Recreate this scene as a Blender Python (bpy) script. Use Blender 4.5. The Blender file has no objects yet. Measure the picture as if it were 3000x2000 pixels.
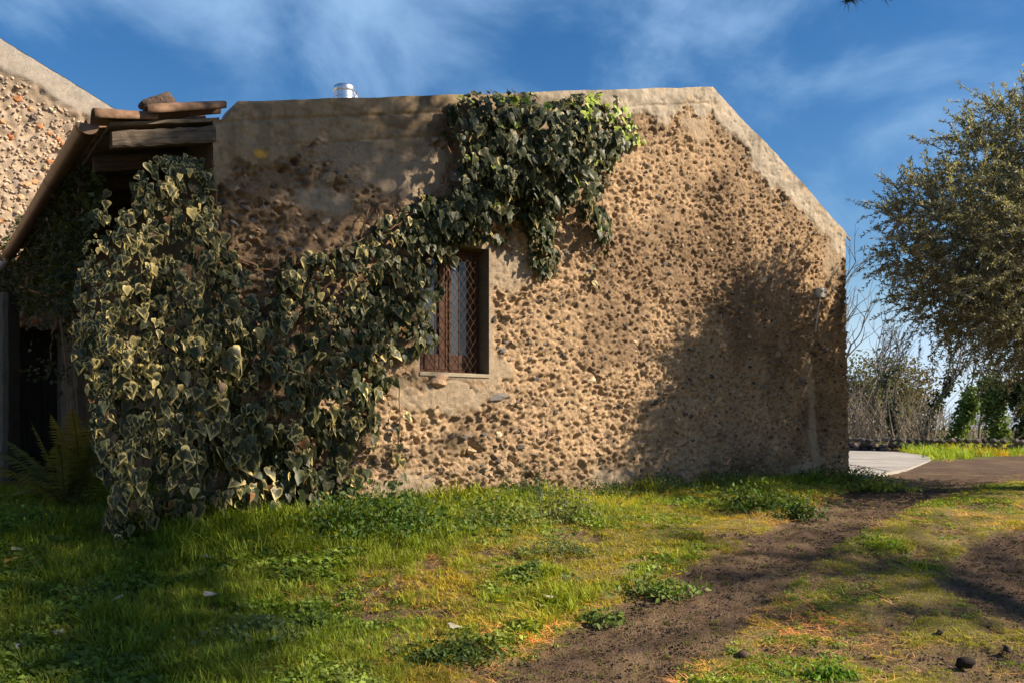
import bpy, math, random
import numpy as np
from mathutils import Vector, Matrix

random.seed(7)
RNG = np.random.default_rng(7)
S = bpy.context.scene
COL = S.collection

# ------------------------------------------------------------------ camera, sky, sun, exposure
FPX = 2600.0            # focal length in photo pixels (photo 3000 wide)
HOR = 1255.0            # horizon row
EYE = 0.75              # eye height over the barn's footing (the lawn dips towards the camera)
cam_d = bpy.data.cameras.new('camera')
cam = bpy.data.objects.new('camera', cam_d)
COL.objects.link(cam)
cam.location = (0, 0, EYE)
cam.rotation_euler = (math.radians(90), 0, 0)
cam_d.sensor_width = 36
cam_d.sensor_fit = 'HORIZONTAL'
cam_d.lens = 36 * FPX / 3000
cam_d.shift_y = (HOR - 1000) / 3000
cam_d.clip_end = 3000
cam_d.clip_start = 0.05
S.camera = cam

SUN_EL = math.radians(35)
SUN_AZ = math.radians(-11)         # from +X, measured towards +Y
sdir = Vector((math.cos(SUN_EL) * math.cos(SUN_AZ), math.cos(SUN_EL) * math.sin(SUN_AZ), math.sin(SUN_EL)))
sun_d = bpy.data.lights.new('sun', 'SUN')
sun_d.energy = 5.0
sun_d.angle = math.radians(0.53)
sun_d.color = (1.0, 0.87, 0.68)
sun = bpy.data.objects.new('sun', sun_d)
COL.objects.link(sun)
sun.rotation_euler = sdir.to_track_quat('Z', 'Y').to_euler()
sun.location = (20, 0, 20)

world = bpy.data.worlds.new('World')
S.world = world
world.use_nodes = True
wn = world.node_tree
for nd in list(wn.nodes):
    wn.nodes.remove(nd)


def N(tree, typ, **kw):
    nd = tree.nodes.new(typ)
    for k, v in kw.items():
        setattr(nd, k, v)
    return nd


w_out = N(wn, 'ShaderNodeOutputWorld')
w_bg = N(wn, 'ShaderNodeBackground')
w_bg.inputs['Strength'].default_value = 0.09
sky = N(wn, 'ShaderNodeTexSky', sky_type='NISHITA')
sky.sun_disc = False
sky.sun_elevation = SUN_EL
sky.sun_rotation = math.radians(90) - SUN_AZ
sky.air_density = 1.0
sky.dust_density = 0.3
sky.ozone_density = 1.2
tc = N(wn, 'ShaderNodeTexCoord')
sx = N(wn, 'ShaderNodeSeparateXYZ')
wn.links.new(tc.outputs['Generated'], sx.inputs[0])
zz = N(wn, 'ShaderNodeMath', operation='MAXIMUM'); zz.inputs[1].default_value = 0.0
wn.links.new(sx.outputs['Z'], zz.inputs[0])
za = N(wn, 'ShaderNodeMath', operation='ADD'); za.inputs[1].default_value = 0.55
wn.links.new(zz.outputs[0], za.inputs[0])
dx = N(wn, 'ShaderNodeMath', operation='DIVIDE'); dy = N(wn, 'ShaderNodeMath', operation='DIVIDE')
wn.links.new(sx.outputs['X'], dx.inputs[0]); wn.links.new(za.outputs[0], dx.inputs[1])
wn.links.new(sx.outputs['Y'], dy.inputs[0]); wn.links.new(za.outputs[0], dy.inputs[1])
cx = N(wn, 'ShaderNodeCombineXYZ')
wn.links.new(dx.outputs[0], cx.inputs[0]); wn.links.new(dy.outputs[0], cx.inputs[1])
cx.inputs[2].default_value = 5.1
cn = N(wn, 'ShaderNodeTexNoise')
cn.inputs['Scale'].default_value = 4.4
cn.inputs['Detail'].default_value = 6
cn.inputs['Roughness'].default_value = 0.55
cn.inputs['Distortion'].default_value = 0.35
wn.links.new(cx.outputs[0], cn.inputs['Vector'])
cr = N(wn, 'ShaderNodeValToRGB')
cr.color_ramp.elements[0].position = 0.40
cr.color_ramp.elements[0].color = (0, 0, 0, 1)
cr.color_ramp.elements[1].position = 0.78
cr.color_ramp.elements[1].color = (1, 1, 1, 1)
cr.color_ramp.interpolation = 'EASE'
# one thicker puff of cloud
pv = N(wn, 'ShaderNodeVectorMath', operation='SUBTRACT'); pv.inputs[1].default_value = (-0.128, 0.965, 5.1)
wn.links.new(cx.outputs[0], pv.inputs[0])
ps = N(wn, 'ShaderNodeVectorMath', operation='MULTIPLY'); ps.inputs[1].default_value = (7.0, 7.5, 0)
wn.links.new(pv.outputs[0], ps.inputs[0])
pl_n = N(wn, 'ShaderNodeVectorMath', operation='LENGTH')
wn.links.new(ps.outputs[0], pl_n.inputs[0])
pm = N(wn, 'ShaderNodeMapRange', interpolation_type='SMOOTHSTEP')
pm.inputs[1].default_value = 1.3; pm.inputs[2].default_value = 0.0; pm.inputs[3].default_value = 0.0; pm.inputs[4].default_value = 0.20
wn.links.new(pl_n.outputs['Value'], pm.inputs[0])
pa = N(wn, 'ShaderNodeMath', operation='ADD')
wn.links.new(cn.outputs['Fac'], pa.inputs[0]); wn.links.new(pm.outputs[0], pa.inputs[1])
wn.links.new(pa.outputs[0], cr.inputs[0])
cf = N(wn, 'ShaderNodeMath', operation='MULTIPLY'); cf.inputs[1].default_value = 0.8
wn.links.new(cr.outputs[0], cf.inputs[0])
hs = N(wn, 'ShaderNodeHueSaturation'); hs.inputs['Saturation'].default_value = 1.42; hs.inputs['Value'].default_value = 0.74
hs.inputs['Hue'].default_value = 0.505
wn.links.new(sky.outputs[0], hs.inputs['Color'])
cm = N(wn, 'ShaderNodeMixRGB')
cm.inputs['Color2'].default_value = (2.35, 3.75, 5.6, 1)
wn.links.new(cf.outputs[0], cm.inputs['Fac'])
wn.links.new(hs.outputs[0], cm.inputs['Color1'])
# pale haze low over the horizon
hz1 = N(wn, 'ShaderNodeMapRange', interpolation_type='SMOOTHERSTEP')
hz1.inputs[1].default_value = 0.0; hz1.inputs[2].default_value = 0.20; hz1.inputs[3].default_value = 0.85; hz1.inputs[4].default_value = 0.0
wn.links.new(zz.outputs[0], hz1.inputs[0])
hm = N(wn, 'ShaderNodeMixRGB'); hm.inputs['Color2'].default_value = (4.3, 5.3, 6.6, 1)
wn.links.new(hz1.outputs[0], hm.inputs['Fac']); wn.links.new(cm.outputs[0], hm.inputs['Color1'])
wn.links.new(hm.outputs[0], w_bg.inputs['Color'])
wn.links.new(w_bg.outputs[0], w_out.inputs[0])

S.view_settings.view_transform = 'Standard'
S.view_settings.look = 'None'
S.view_settings.exposure = 0.92
S.view_settings.gamma = 1.0
S.view_settings.use_curve_mapping = False
S.render.engine = 'CYCLES'
S.cycles.max_bounces = 8
S.cycles.transparent_max_bounces = 8

# ------------------------------------------------------------------ small maths
P0 = np.array([-2.57, 7.60])                      # barn gable: left corner on plan
P1 = np.array([4.77, 12.65])                      # right corner
WL = float(np.linalg.norm(P1 - P0))
U = (P1 - P0) / WL                                # along the gable, to the right
NRM = np.array([U[1], -U[0]])                     # out of the gable, towards the camera
U3 = np.array([U[0], U[1], 0.0]); N3 = np.array([NRM[0], NRM[1], 0.0]); Z3 = np.array([0, 0, 1.0])


def wall_uz(px, py, d=0.0, o=P0, nrm=NRM, ud=U):
    """photo pixel -> (u, z) on a vertical plane, d metres in front of it"""
    px = np.asarray(px, float); py = np.asarray(py, float)
    rx = (px - 1500) / FPX
    o2 = o + nrm * d
    Y = (o2 @ nrm) / (rx * nrm[0] + nrm[1])
    X = rx * Y
    u = (X - o2[0]) * ud[0] + (Y - o2[1]) * ud[1]
    z = EYE + (HOR - py) / FPX * Y
    return u, z


def wpt(u, z, d=0.0, o=P0):
    u = np.asarray(u, float); z = np.asarray(z, float); d = np.asarray(d, float)
    x = o[0] + u * U[0] + d * NRM[0]
    y = o[1] + u * U[1] + d * NRM[1]
    return np.stack(np.broadcast_arrays(x, y, z), -1)


def px_at(px, py, Y):
    return np.array([(px - 1500) / FPX * Y, Y, EYE + (HOR - py) / FPX * Y])


def _h(ix, iy, seed):
    n = (ix.astype(np.int64) * 374761393 + iy.astype(np.int64) * 668265263 + seed * 1442695041) & 0x7fffffff
    n = ((n ^ (n >> 13)) * 1274126177) & 0x7fffffff
    return ((n ^ (n >> 16)) & 0xffff) / 65535.0


def vnoise(x, y, seed=0):
    x = np.asarray(x, float); y = np.asarray(y, float)
    ix = np.floor(x); iy = np.floor(y)
    fx = x - ix; fy = y - iy
    fx = fx * fx * fx * (fx * (fx * 6 - 15) + 10); fy = fy * fy * fy * (fy * (fy * 6 - 15) + 10)
    a = _h(ix, iy, seed); b = _h(ix + 1, iy, seed); c = _h(ix, iy + 1, seed); d = _h(ix + 1, iy + 1, seed)
    return (a + (b - a) * fx) * (1 - fy) + (c + (d - c) * fx) * fy


def worley(x, y, seed=0):
    """F1, F2 and a random number per cell"""
    x = np.asarray(x, float); y = np.asarray(y, float)
    ix = np.floor(x); iy = np.floor(y)
    f1 = np.full(x.shape, 9.0); f2 = np.full(x.shape, 9.0); cid = np.zeros(x.shape)
    for a in (-1, 0, 1):
        for b in (-1, 0, 1):
            cx_ = ix + a; cy_ = iy + b
            d = np.hypot(cx_ + 0.1 + 0.8 * _h(cx_, cy_, seed) - x, cy_ + 0.1 + 0.8 * _h(cx_, cy_, seed + 5) - y)
            nearer = d < f1
            f2 = np.where(nearer, f1, np.minimum(f2, d))
            cid = np.where(nearer, _h(cx_, cy_, seed + 9), cid)
            f1 = np.where(nearer, d, f1)
    return f1, f2, cid


def fbm(x, y, octv=4, seed=0, gain=0.5):
    """0..1, mean about 0.5"""
    t = 0; a = 1; s = 0
    ca, sa = math.cos(0.6), math.sin(0.6)
    x = np.asarray(x, float); y = np.asarray(y, float)
    for i in range(octv):
        t = t + a * vnoise(x, y, seed + i * 17)
        s += a; a *= gain
        x, y = (x * ca - y * sa) * 2.03 + 7.1, (x * sa + y * ca) * 2.03 + 3.7
    return t / s


def sstep(a, b, x):
    t = np.clip((np.asarray(x, float) - a) / (b - a), 0, 1)
    return t * t * (3 - 2 * t)


def in_poly(px, py, poly):
    px = np.asarray(px); py = np.asarray(py)
    c = np.zeros(px.shape, bool)
    n = len(poly); j = n - 1
    for i in range(n):
        xi, yi = poly[i]; xj, yj = poly[j]
        if yi != yj:
            c ^= ((yi > py) != (yj > py)) & (px < (xj - xi) * (py - yi) / (yj - yi) + xi)
        j = i
    return c


def seg_dist(x, y, pts):
    """distance to a polyline"""
    best = np.full(np.shape(x), 1e9)
    for (ax, ay), (bx, by) in zip(pts[:-1], pts[1:]):
        vx, vy = bx - ax, by - ay
        t = np.clip(((x - ax) * vx + (y - ay) * vy) / (vx * vx + vy * vy + 1e-9), 0, 1)
        best = np.minimum(best, np.hypot(x - ax - t * vx, y - ay - t * vy))
    return best


def nrmz(a):
    return a / (np.linalg.norm(a, axis=-1, keepdims=True) + 1e-12)


# ------------------------------------------------------------------ mesh helpers
def mesh_of(name, V, F, mat=None, col=None, smooth=False):
    V = np.asarray(V, np.float32).reshape(-1, 3)
    me = bpy.data.meshes.new(name)
    if isinstance(F, np.ndarray):
        F = [F]
    F = [np.asarray(f, np.int32) for f in F if len(f)]
    me.vertices.add(len(V))
    me.vertices.foreach_set('co', V.ravel())
    if F:
        nl = sum(f.size for f in F); nf = sum(len(f) for f in F)
        me.loops.add(nl)
        me.loops.foreach_set('vertex_index', np.concatenate([f.ravel() for f in F]))
        me.polygons.add(nf)
        tot = np.concatenate([np.full(len(f), f.shape[1], np.int32) for f in F])
        st = np.concatenate([[0], np.cumsum(tot)[:-1]]).astype(np.int32)
        me.polygons.foreach_set('loop_start', st)
        me.polygons.foreach_set('loop_total', tot)
        me.polygons.foreach_set('use_smooth', np.full(nf, smooth))
    if col is not None:
        c = np.asarray(col, np.float32)
        if c.ndim == 1:
            c = np.tile(c, (len(V), 1))
        if c.shape[1] == 3:
            c = np.concatenate([c, np.ones((len(c), 1), np.float32)], 1)
        at = me.color_attributes.new('Col', 'FLOAT_COLOR', 'POINT')
        at.data.foreach_set('color', c.ravel())
    me.update(calc_edges=True)
    me.validate()
    if mat is not None:
        me.materials.append(mat)
    return me


def link(name, data, parent=None, M=None):
    o = bpy.data.objects.new(name, data)
    COL.objects.link(o)
    if parent is not None:
        o.parent = parent
        # meshes are written in world coordinates
        if parent.type == 'EMPTY' and parent.parent is None:
            o.matrix_parent_inverse = Matrix.Translation(-parent.location)
    if M is not None:
        o.matrix_basis = M
    return o


def obj(name, V, F, mat=None, parent=None, col=None, smooth=False, M=None):
    return link(name, mesh_of(name, V, F, mat, col, smooth), parent, M)


def tag(o, label=None, cat=None, group=None, kind=None):
    if label: o['label'] = label
    if cat: o['category'] = cat
    if group: o['group'] = group
    if kind: o['kind'] = kind
    return o


def thing(name, label, cat, loc=(0, 0, 0), group=None):
    e = bpy.data.objects.new(name, None)
    e.empty_display_size = 0.1
    e.location = tuple(float(v) for v in loc)
    COL.objects.link(e)
    return tag(e, label, cat, group, 'thing' if label else None)


class Acc:
    """collects pieces into one mesh"""
    def __init__(s):
        s.V = []; s.T = []; s.Q = []; s.C = []; s.n = 0
    def add(s, V, F, col=None):
        V = np.asarray(V, float).reshape(-1, 3)
        for f in (F if isinstance(F, list) else [F]):
            f = np.asarray(f, int)
            if len(f) == 0: continue
            (s.T if f.shape[1] == 3 else s.Q).append(f + s.n)
        s.V.append(V)
        if col is not None:
            c = np.asarray(col, float)
            if c.ndim == 1: c = np.tile(c[:3], (len(V), 1))
            s.C.append(c[:, :3])
        s.n += len(V)
    def mesh(s, name, mat, smooth=False):
        F = []
        if s.Q: F.append(np.concatenate(s.Q))
        if s.T: F.append(np.concatenate(s.T))
        return mesh_of(name, np.concatenate(s.V), F, mat, np.concatenate(s.C) if s.C else None, smooth)
    def obj(s, name, mat, parent=None, smooth=False):
        return link(name, s.mesh(name, mat, smooth), parent)


def box_vf(c0, ex, ey, ez):
    """box from a corner and three edge vectors"""
    c0 = np.asarray(c0, float); ex = np.asarray(ex, float); ey = np.asarray(ey, float); ez = np.asarray(ez, float)
    V = np.array([c0, c0 + ex, c0 + ex + ey, c0 + ey, c0 + ez, c0 + ex + ez, c0 + ex + ey + ez, c0 + ey + ez])
    F = np.array([[0, 3, 2, 1], [4, 5, 6, 7], [0, 1, 5, 4], [1, 2, 6, 5], [2, 3, 7, 6], [3, 0, 4, 7]])
    if np.dot(np.cross(ex, ey), ez) < 0: F = F[:, ::-1]
    return V, F


def rough_box(c0, ex, ey, ez, seg=14, amp=0.006, seed=0, taper=0.0):
    """a worn plank: box subdivided along ex with uneven edges"""
    c0 = np.asarray(c0, float); ex = np.asarray(ex, float); ey = np.asarray(ey, float); ez = np.asarray(ez, float)
    r = np.random.default_rng(seed)
    V = []
    b = 0.12
    prof = [(b, 0), (1 - b, 0), (1, b), (1, 1 - b), (1 - b, 1), (b, 1), (0, 1 - b), (0, b)]
    for i in range(seg + 1):
        t = i / seg
        for (a, c) in prof:
            V.append(c0 + ex * t + ey * a + ez * c + r.normal(0, amp, 3))
    F = []
    k = 8
    for i in range(seg):
        for j in range(k):
            F.append([i * k + j, i * k + (j + 1) % k, (i + 1) * k + (j + 1) % k, (i + 1) * k + j])
    F = np.array(F)
    caps = [[0, j + 1, j] for j in range(1, k - 1)] + [[seg * k, seg * k + j, seg * k + j + 1] for j in range(1, k - 1)]
    fl = [F, np.array(caps)]
    if np.dot(np.cross(ey, ez), ex) < 0:
        fl = [f[:, ::-1] for f in fl]
    return np.array(V), fl


def tube(pts, rad, sides=5, cap=False):
    pts = np.asarray(pts, float); n = len(pts)
    rad = np.broadcast_to(np.asarray(rad, float), (n,))
    tan = np.gradient(pts, axis=0); tan = nrmz(tan)
    ref = np.array([0, 0, 1.0]) if abs(tan[:, 2]).mean() < 0.8 else np.array([1.0, 0, 0])
    a = nrmz(np.cross(tan, ref)); b = np.cross(tan, a)
    ang = np.arange(sides) * 2 * math.pi / sides
    V = pts[:, None, :] + rad[:, None, None] * (np.cos(ang)[None, :, None] * a[:, None, :] + np.sin(ang)[None, :, None] * b[:, None, :])
    i = np.arange(n - 1)[:, None] * sides; j = np.arange(sides)[None, :]; j2 = (j + 1) % sides
    F = np.stack([i + j, i + j2, i + sides + j2, i + sides + j], -1).reshape(-1, 4)[:, ::-1]
    V = V.reshape(-1, 3)
    fl = [F]
    if cap:
        c0 = len(V)
        V = np.concatenate([V, pts[:1], pts[-1:]])
        t = [[c0, jj, (jj + 1) % sides] for jj in range(sides)]
        e = (n - 1) * sides
        t += [[c0 + 1, e + (jj + 1) % sides, e + jj] for jj in range(sides)]
        fl.append(np.array(t))
    return V, fl


def ico(sub=1):
    import bmesh
    bm = bmesh.new()
    bmesh.ops.create_icosphere(bm, subdivisions=sub, radius=1.0)
    V = np.array([v.co[:] for v in bm.verts]); F = np.array([[v.index for v in f.verts] for f in bm.faces])
    bm.free()
    return V, F


ICO1 = ico(1); ICO2 = ico(2); ICO3 = ico(3)


def rock_shape(base, seed, flat=1.0, rough=0.25):
    V, F = base
    r = np.random.default_rng(seed)
    V = V.copy()
    # facet it: clip with random planes, then lump it
    for k in range(9):
        nv = nrmz(r.normal(0, 1, 3)); h = r.uniform(0.62, 0.95)
        dd = V @ nv
        V = V - np.where(dd > h, (dd - h), 0)[:, None] * nv
    for k in range(3):
        w = r.normal(0, 2.2, 3); p = r.uniform(0, 6)
        V = V * (1 + rough * 0.35 * np.sin(V @ w + p))[:, None]
    V[:, 2] *= flat
    return V, F


# ------------------------------------------------------------------ materials
def new_mat(name):
    m = bpy.data.materials.new(name)
    m.use_nodes = True
    t = m.node_tree
    for nd in list(t.nodes): t.nodes.remove(nd)
    out = N(t, 'ShaderNodeOutputMaterial')
    return m, t, out


def mat_col(name, rough=0.9, noise_scale=60, noise_amt=0.35, bump_scale=120, bump=0.3, bump_dist=0.01, spec=0.25,
            translucent=0.0, fixed=None, metallic=0.0, instancer=False, rnd=0.0, detail=6, big=None):
    """Principled material: colour from the Col attribute (or fixed), broken up by noise, with fine relief"""
    m, t, out = new_mat(name)
    p = N(t, 'ShaderNodeBsdfPrincipled')
    p.inputs['Roughness'].default_value = rough
    p.inputs['Specular IOR Level'].default_value = spec
    p.inputs['Metallic'].default_value = metallic
    if fixed is None:
        a = N(t, 'ShaderNodeAttribute', attribute_name='Col'); c = a.outputs['Color']
    else:
        a = N(t, 'ShaderNodeRGB'); a.outputs[0].default_value = (*fixed, 1); c = a.outputs[0]
    if instancer:
        b = N(t, 'ShaderNodeAttribute', attribute_name='tint', attribute_type='INSTANCER')
        mx = N(t, 'ShaderNodeMixRGB', blend_type='MULTIPLY'); mx.inputs[0].default_value = 1
        t.links.new(c, mx.inputs[1]); t.links.new(b.outputs['Color'], mx.inputs[2]); c = mx.outputs[0]
    geo = N(t, 'ShaderNodeNewGeometry')
    if noise_amt > 0:
        for sc, am in ((noise_scale, noise_amt),) + (((big[0], big[1]),) if big else ()):
            nz = N(t, 'ShaderNodeTexNoise'); nz.inputs['Scale'].default_value = sc; nz.inputs['Detail'].default_value = detail
            nz.inputs['Roughness'].default_value = 0.65
            t.links.new(geo.outputs['Position'], nz.inputs['Vector'])
            mr = N(t, 'ShaderNodeMapRange'); mr.inputs[1].default_value = 0.28; mr.inputs[2].default_value = 0.72
            mr.inputs[3].default_value = 1 - am; mr.inputs[4].default_value = 1 + am
            t.links.new(nz.outputs['Fac'], mr.inputs[0])
            mx = N(t, 'ShaderNodeVectorMath', operation='SCALE')
            t.links.new(c, mx.inputs[0]); t.links.new(mr.outputs[0], mx.inputs['Scale']); c = mx.outputs[0]
    if rnd > 0:
        oi = N(t, 'ShaderNodeObjectInfo')
        mr = N(t, 'ShaderNodeMapRange'); mr.inputs[3].default_value = 1 - rnd; mr.inputs[4].default_value = 1 + rnd
        t.links.new(oi.outputs['Random'], mr.inputs[0])
        mx = N(t, 'ShaderNodeVectorMath', operation='SCALE')
        t.links.new(c, mx.inputs[0]); t.links.new(mr.outputs[0], mx.inputs['Scale']); c = mx.outputs[0]
    t.links.new(c, p.inputs['Base Color'])
    if bump > 0:
        nb = N(t, 'ShaderNodeTexNoise'); nb.inputs['Scale'].default_value = bump_scale; nb.inputs['Detail'].default_value = 5
        t.links.new(geo.outputs['Position'], nb.inputs['Vector'])
        bp = N(t, 'ShaderNodeBump'); bp.inputs['Strength'].default_value = bump; bp.inputs['Distance'].default_value = bump_dist
        t.links.new(nb.outputs['Fac'], bp.inputs['Height']); t.links.new(bp.outputs[0], p.inputs['Normal'])
    sh = p.outputs[0]
    if translucent > 0:
        tr = N(t, 'ShaderNodeBsdfTranslucent')
        tcol = N(t, 'ShaderNodeMixRGB', blend_type='MULTIPLY'); tcol.inputs[0].default_value = 1
        tcol.inputs[2].default_value = (1.25, 1.3, 0.5, 1)
        t.links.new(c, tcol.inputs[1]); t.links.new(tcol.outputs[0], tr.inputs['Color'])
        ms = N(t, 'ShaderNodeMixShader'); ms.inputs[0].default_value = translucent
        t.links.new(sh, ms.inputs[1]); t.links.new(tr.outputs[0], ms.inputs[2]); sh = ms.outputs[0]
    t.links.new(sh, out.inputs['Surface'])
    return m


def mat_wood(name, c1, c2, axis, scale=1.0, rough=0.85):
    """weathered wood: grain stretched along the given world direction"""
    m, t, out = new_mat(name)
    p = N(t, 'ShaderNodeBsdfPrincipled'); p.inputs['Roughness'].default_value = rough
    p.inputs['Specular IOR Level'].default_value = 0.2
    geo = N(t, 'ShaderNodeNewGeometry')
    ax = Vector(axis).normalized()
    rot = ax.to_track_quat('X', 'Z').to_euler()
    mp = N(t, 'ShaderNodeMapping', vector_type='TEXTURE'); mp.inputs['Rotation'].default_value = rot
    mp.inputs['Scale'].default_value = (1.0 / (2.2 * scale), 1.0 / (26 * scale), 1.0 / (26 * scale))
    t.links.new(geo.outputs['Position'], mp.inputs['Vector'])
    nz = N(t, 'ShaderNodeTexNoise'); nz.inputs['Scale'].default_value = 1.6; nz.inputs['Detail'].default_value = 7
    nz.inputs['Roughness'].default_value = 0.7; nz.inputs['Distortion'].default_value = 0.4
    t.links.new(mp.outputs[0], nz.inputs['Vector'])
    r = N(t, 'ShaderNodeValToRGB')
    r.color_ramp.elements[0].position = 0.3; r.color_ramp.elements[0].color = (*c1, 1)
    r.color_ramp.elements[1].position = 0.72; r.color_ramp.elements[1].color = (*c2, 1)
    t.links.new(nz.outputs['Fac'], r.inputs[0]); t.links.new(r.outputs[0], p.inputs['Base Color'])
    bp = N(t, 'ShaderNodeBump'); bp.inputs['Strength'].default_value = 0.6; bp.inputs['Distance'].default_value = 0.008
    t.links.new(nz.outputs['Fac'], bp.inputs['Height']); t.links.new(bp.outputs[0], p.inputs['Normal'])
    t.links.new(p.outputs[0], out.inputs['Surface'])
    return m


M_MORTAR = mat_col('rubble_mortar', 0.95, 110, 0.42, 120, 1.0, 0.018, 0.1, big=(14, 0.18))
M_STONE = mat_col('wall_stone', 0.9, 45, 0.35, 70, 0.6, 0.01, 0.2, rnd=0.25)
M_CONC = mat_col('old_concrete', 0.92, 30, 0.18, 130, 0.35, 0.006, 0.15, big=(5, 0.14))
M_SOIL = mat_col('soil', 0.97, 40, 0.42, 70, 0.9, 0.02, 0.1, big=(6, 0.2))
M_ROAD = mat_col('pale_concrete', 0.9, 2.5, 0.16, 40, 0.5, 0.02, 0.2, big=(0.7, 0.18), fixed=(0.36, 0.325, 0.285))
M_GRASS = mat_col('grass_blade', 0.6, 0, 0, 1, 0, 0, 0.3, translucent=0.35, instancer=True, rnd=0.3)
M_IVY = mat_col('ivy_leaf', 0.42, 42, 0.32, 28, 0.35, 0.006, 0.20, translucent=0.12)
M_LEAF = mat_col('weed_leaf', 0.6, 30, 0.2, 1, 0, 0, 0.3, translucent=0.38)
M_OLIVE = mat_col('olive_leaf', 0.5, 0, 0, 1, 0, 0, 0.3, translucent=0.38)
M_BARK = mat_col('bark', 0.9, 30, 0.35, 50, 0.7, 0.01, 0.15)
M_VINE = mat_col('ivy_stem', 0.9, 50, 0.3, 80, 0.5, 0.005, 0.15, fixed=(0.20, 0.115, 0.065))
M_NEEDLE = mat_col('pine_needles', 0.6, 0, 0, 1, 0, 0, 0.3, translucent=0.1)
M_TILE = mat_col('clay_tile', 0.9, 22, 0.30, 90, 0.5, 0.005, 0.2, fixed=(0.205, 0.122, 0.075), rnd=0.3, big=(6, 0.4))
M_ROCK = mat_col('lava_rock', 0.95, 40, 0.35, 45, 0.9, 0.02, 0.15, fixed=(0.095, 0.068, 0.054))
M_GUTTER = mat_col('gutter_metal', 0.45, 14, 0.4, 30, 0.15, 0.004, 0.4, fixed=(0.13, 0.075, 0.045), metallic=0.35)
M_PIPE = mat_col('pale_pipe', 0.5, 20, 0.15, 1, 0, 0, 0.4, fixed=(0.45, 0.33, 0.30))
M_STEEL = mat_col('stainless_flue', 0.30, 20, 0.05, 9, 0.0, 0.01, 0.5, fixed=(0.72, 0.73, 0.76), metallic=1.0)
M_RUST = mat_col('rusty_wire', 0.8, 60, 0.4, 1, 0, 0, 0.3, fixed=(0.075, 0.038, 0.022))
M_GLASS = mat_col('window_glass', 0.08, 3, 0.2, 4, 0.04, 0.02, 0.6, fixed=(0.05, 0.058, 0.065))
M_PLASTIC = mat_col('white_box', 0.5, 20, 0.08, 1, 0, 0, 0.4, fixed=(0.55, 0.52, 0.45))
M_WOOD = mat_wood('weathered_beam', (0.028, 0.021, 0.016), (0.165, 0.125, 0.092), U3 + np.array([0, 0, 0.24]))
M_WOODB = mat_wood('weathered_board', (0.04, 0.031, 0.024), (0.23, 0.175, 0.125), U3 + np.array([0, 0, 0.24]))
M_SHUT = mat_wood('red_brown_shutter', (0.035, 0.018, 0.012), (0.125, 0.058, 0.036), (0, 0, 1), 1.5, 0.7)
M_FRAME = mat_wood('window_frame_wood', (0.03, 0.012, 0.007), (0.12, 0.045, 0.018), (0, 0, 1), 1.5, 0.6)
M_DOOR = mat_wood('dark_door_wood', (0.012, 0.010, 0.008), (0.05, 0.038, 0.028), (0, 0, 1))

# ------------------------------------------------------------------ ground
def ground_z(x, y):
    x = np.asarray(x, float); y = np.asarray(y, float)
    g = np.interp(y, [-40, 0, 3, 5, 6, 7.5, 9, 10.5, 16], [-1.1, -0.95, -0.75, -0.56, -0.38, -0.11, -0.03, 0.0, 0.0])
    left = sstep(-1.0, -4.0, x)
    g = g + 0.05 * left * sstep(5, 7, y)
    g = g + 0.05 * (fbm(x * 0.9, y * 0.9, 3, 5) - 0.5) * sstep(0, 5, y) * (1 - sstep(14, 20, y))
    return g


def G(px, py, it=60):
    """photo pixel -> point on the ground"""
    lo, hi = 2.0, 400.0
    rx = (px - 1500) / FPX; rz = (HOR - py) / FPX
    for _ in range(it):
        m = 0.5 * (lo + hi)
        if EYE + rz * m > float(ground_z(rx * m, m)): lo = m
        else: hi = m
    return np.array([rx * m, m, float(ground_z(rx * m, m))])


def gl(pts):
    return [tuple(G(*p)[:2]) for p in pts]


RUT1 = gl([(1560, 2080), (1690, 1985), (1880, 1870), (2060, 1755), (2250, 1635), (2420, 1535), (2580, 1462), (2740, 1405), (2900, 1362), (3150, 1340)])
RUT2 = gl([(3300, 1850), (3000, 1790), (2900, 1730), (2920, 1650), (3010, 1590), (3250, 1550)])
RUT3 = gl([(3300, 1400), (3000, 1395), (2780, 1405)])
PATCH = [(G(1230, 1790)[:2], 0.38, 0.13), (G(1090, 1800)[:2], 0.25, 0.1), (G(2850, 1930)[:2], 0.55, 0.28), (G(3050, 1960)[:2], 0.8, 0.4),
         (G(2350, 1900)[:2], 0.35, 0.10), (G(300, 1510)[:2], 0.35, 0.12), (G(1290, 1540)[:2], 0.10, 0.07), (G(2180, 1560)[:2], 0.35, 0.16),
         (G(1550, 1960)[:2], 0.5, 0.2), (G(640, 1790)[:2], 0.16, 0.06), (G(1640, 1700)[:2], 0.10, 0.06)]


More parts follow.
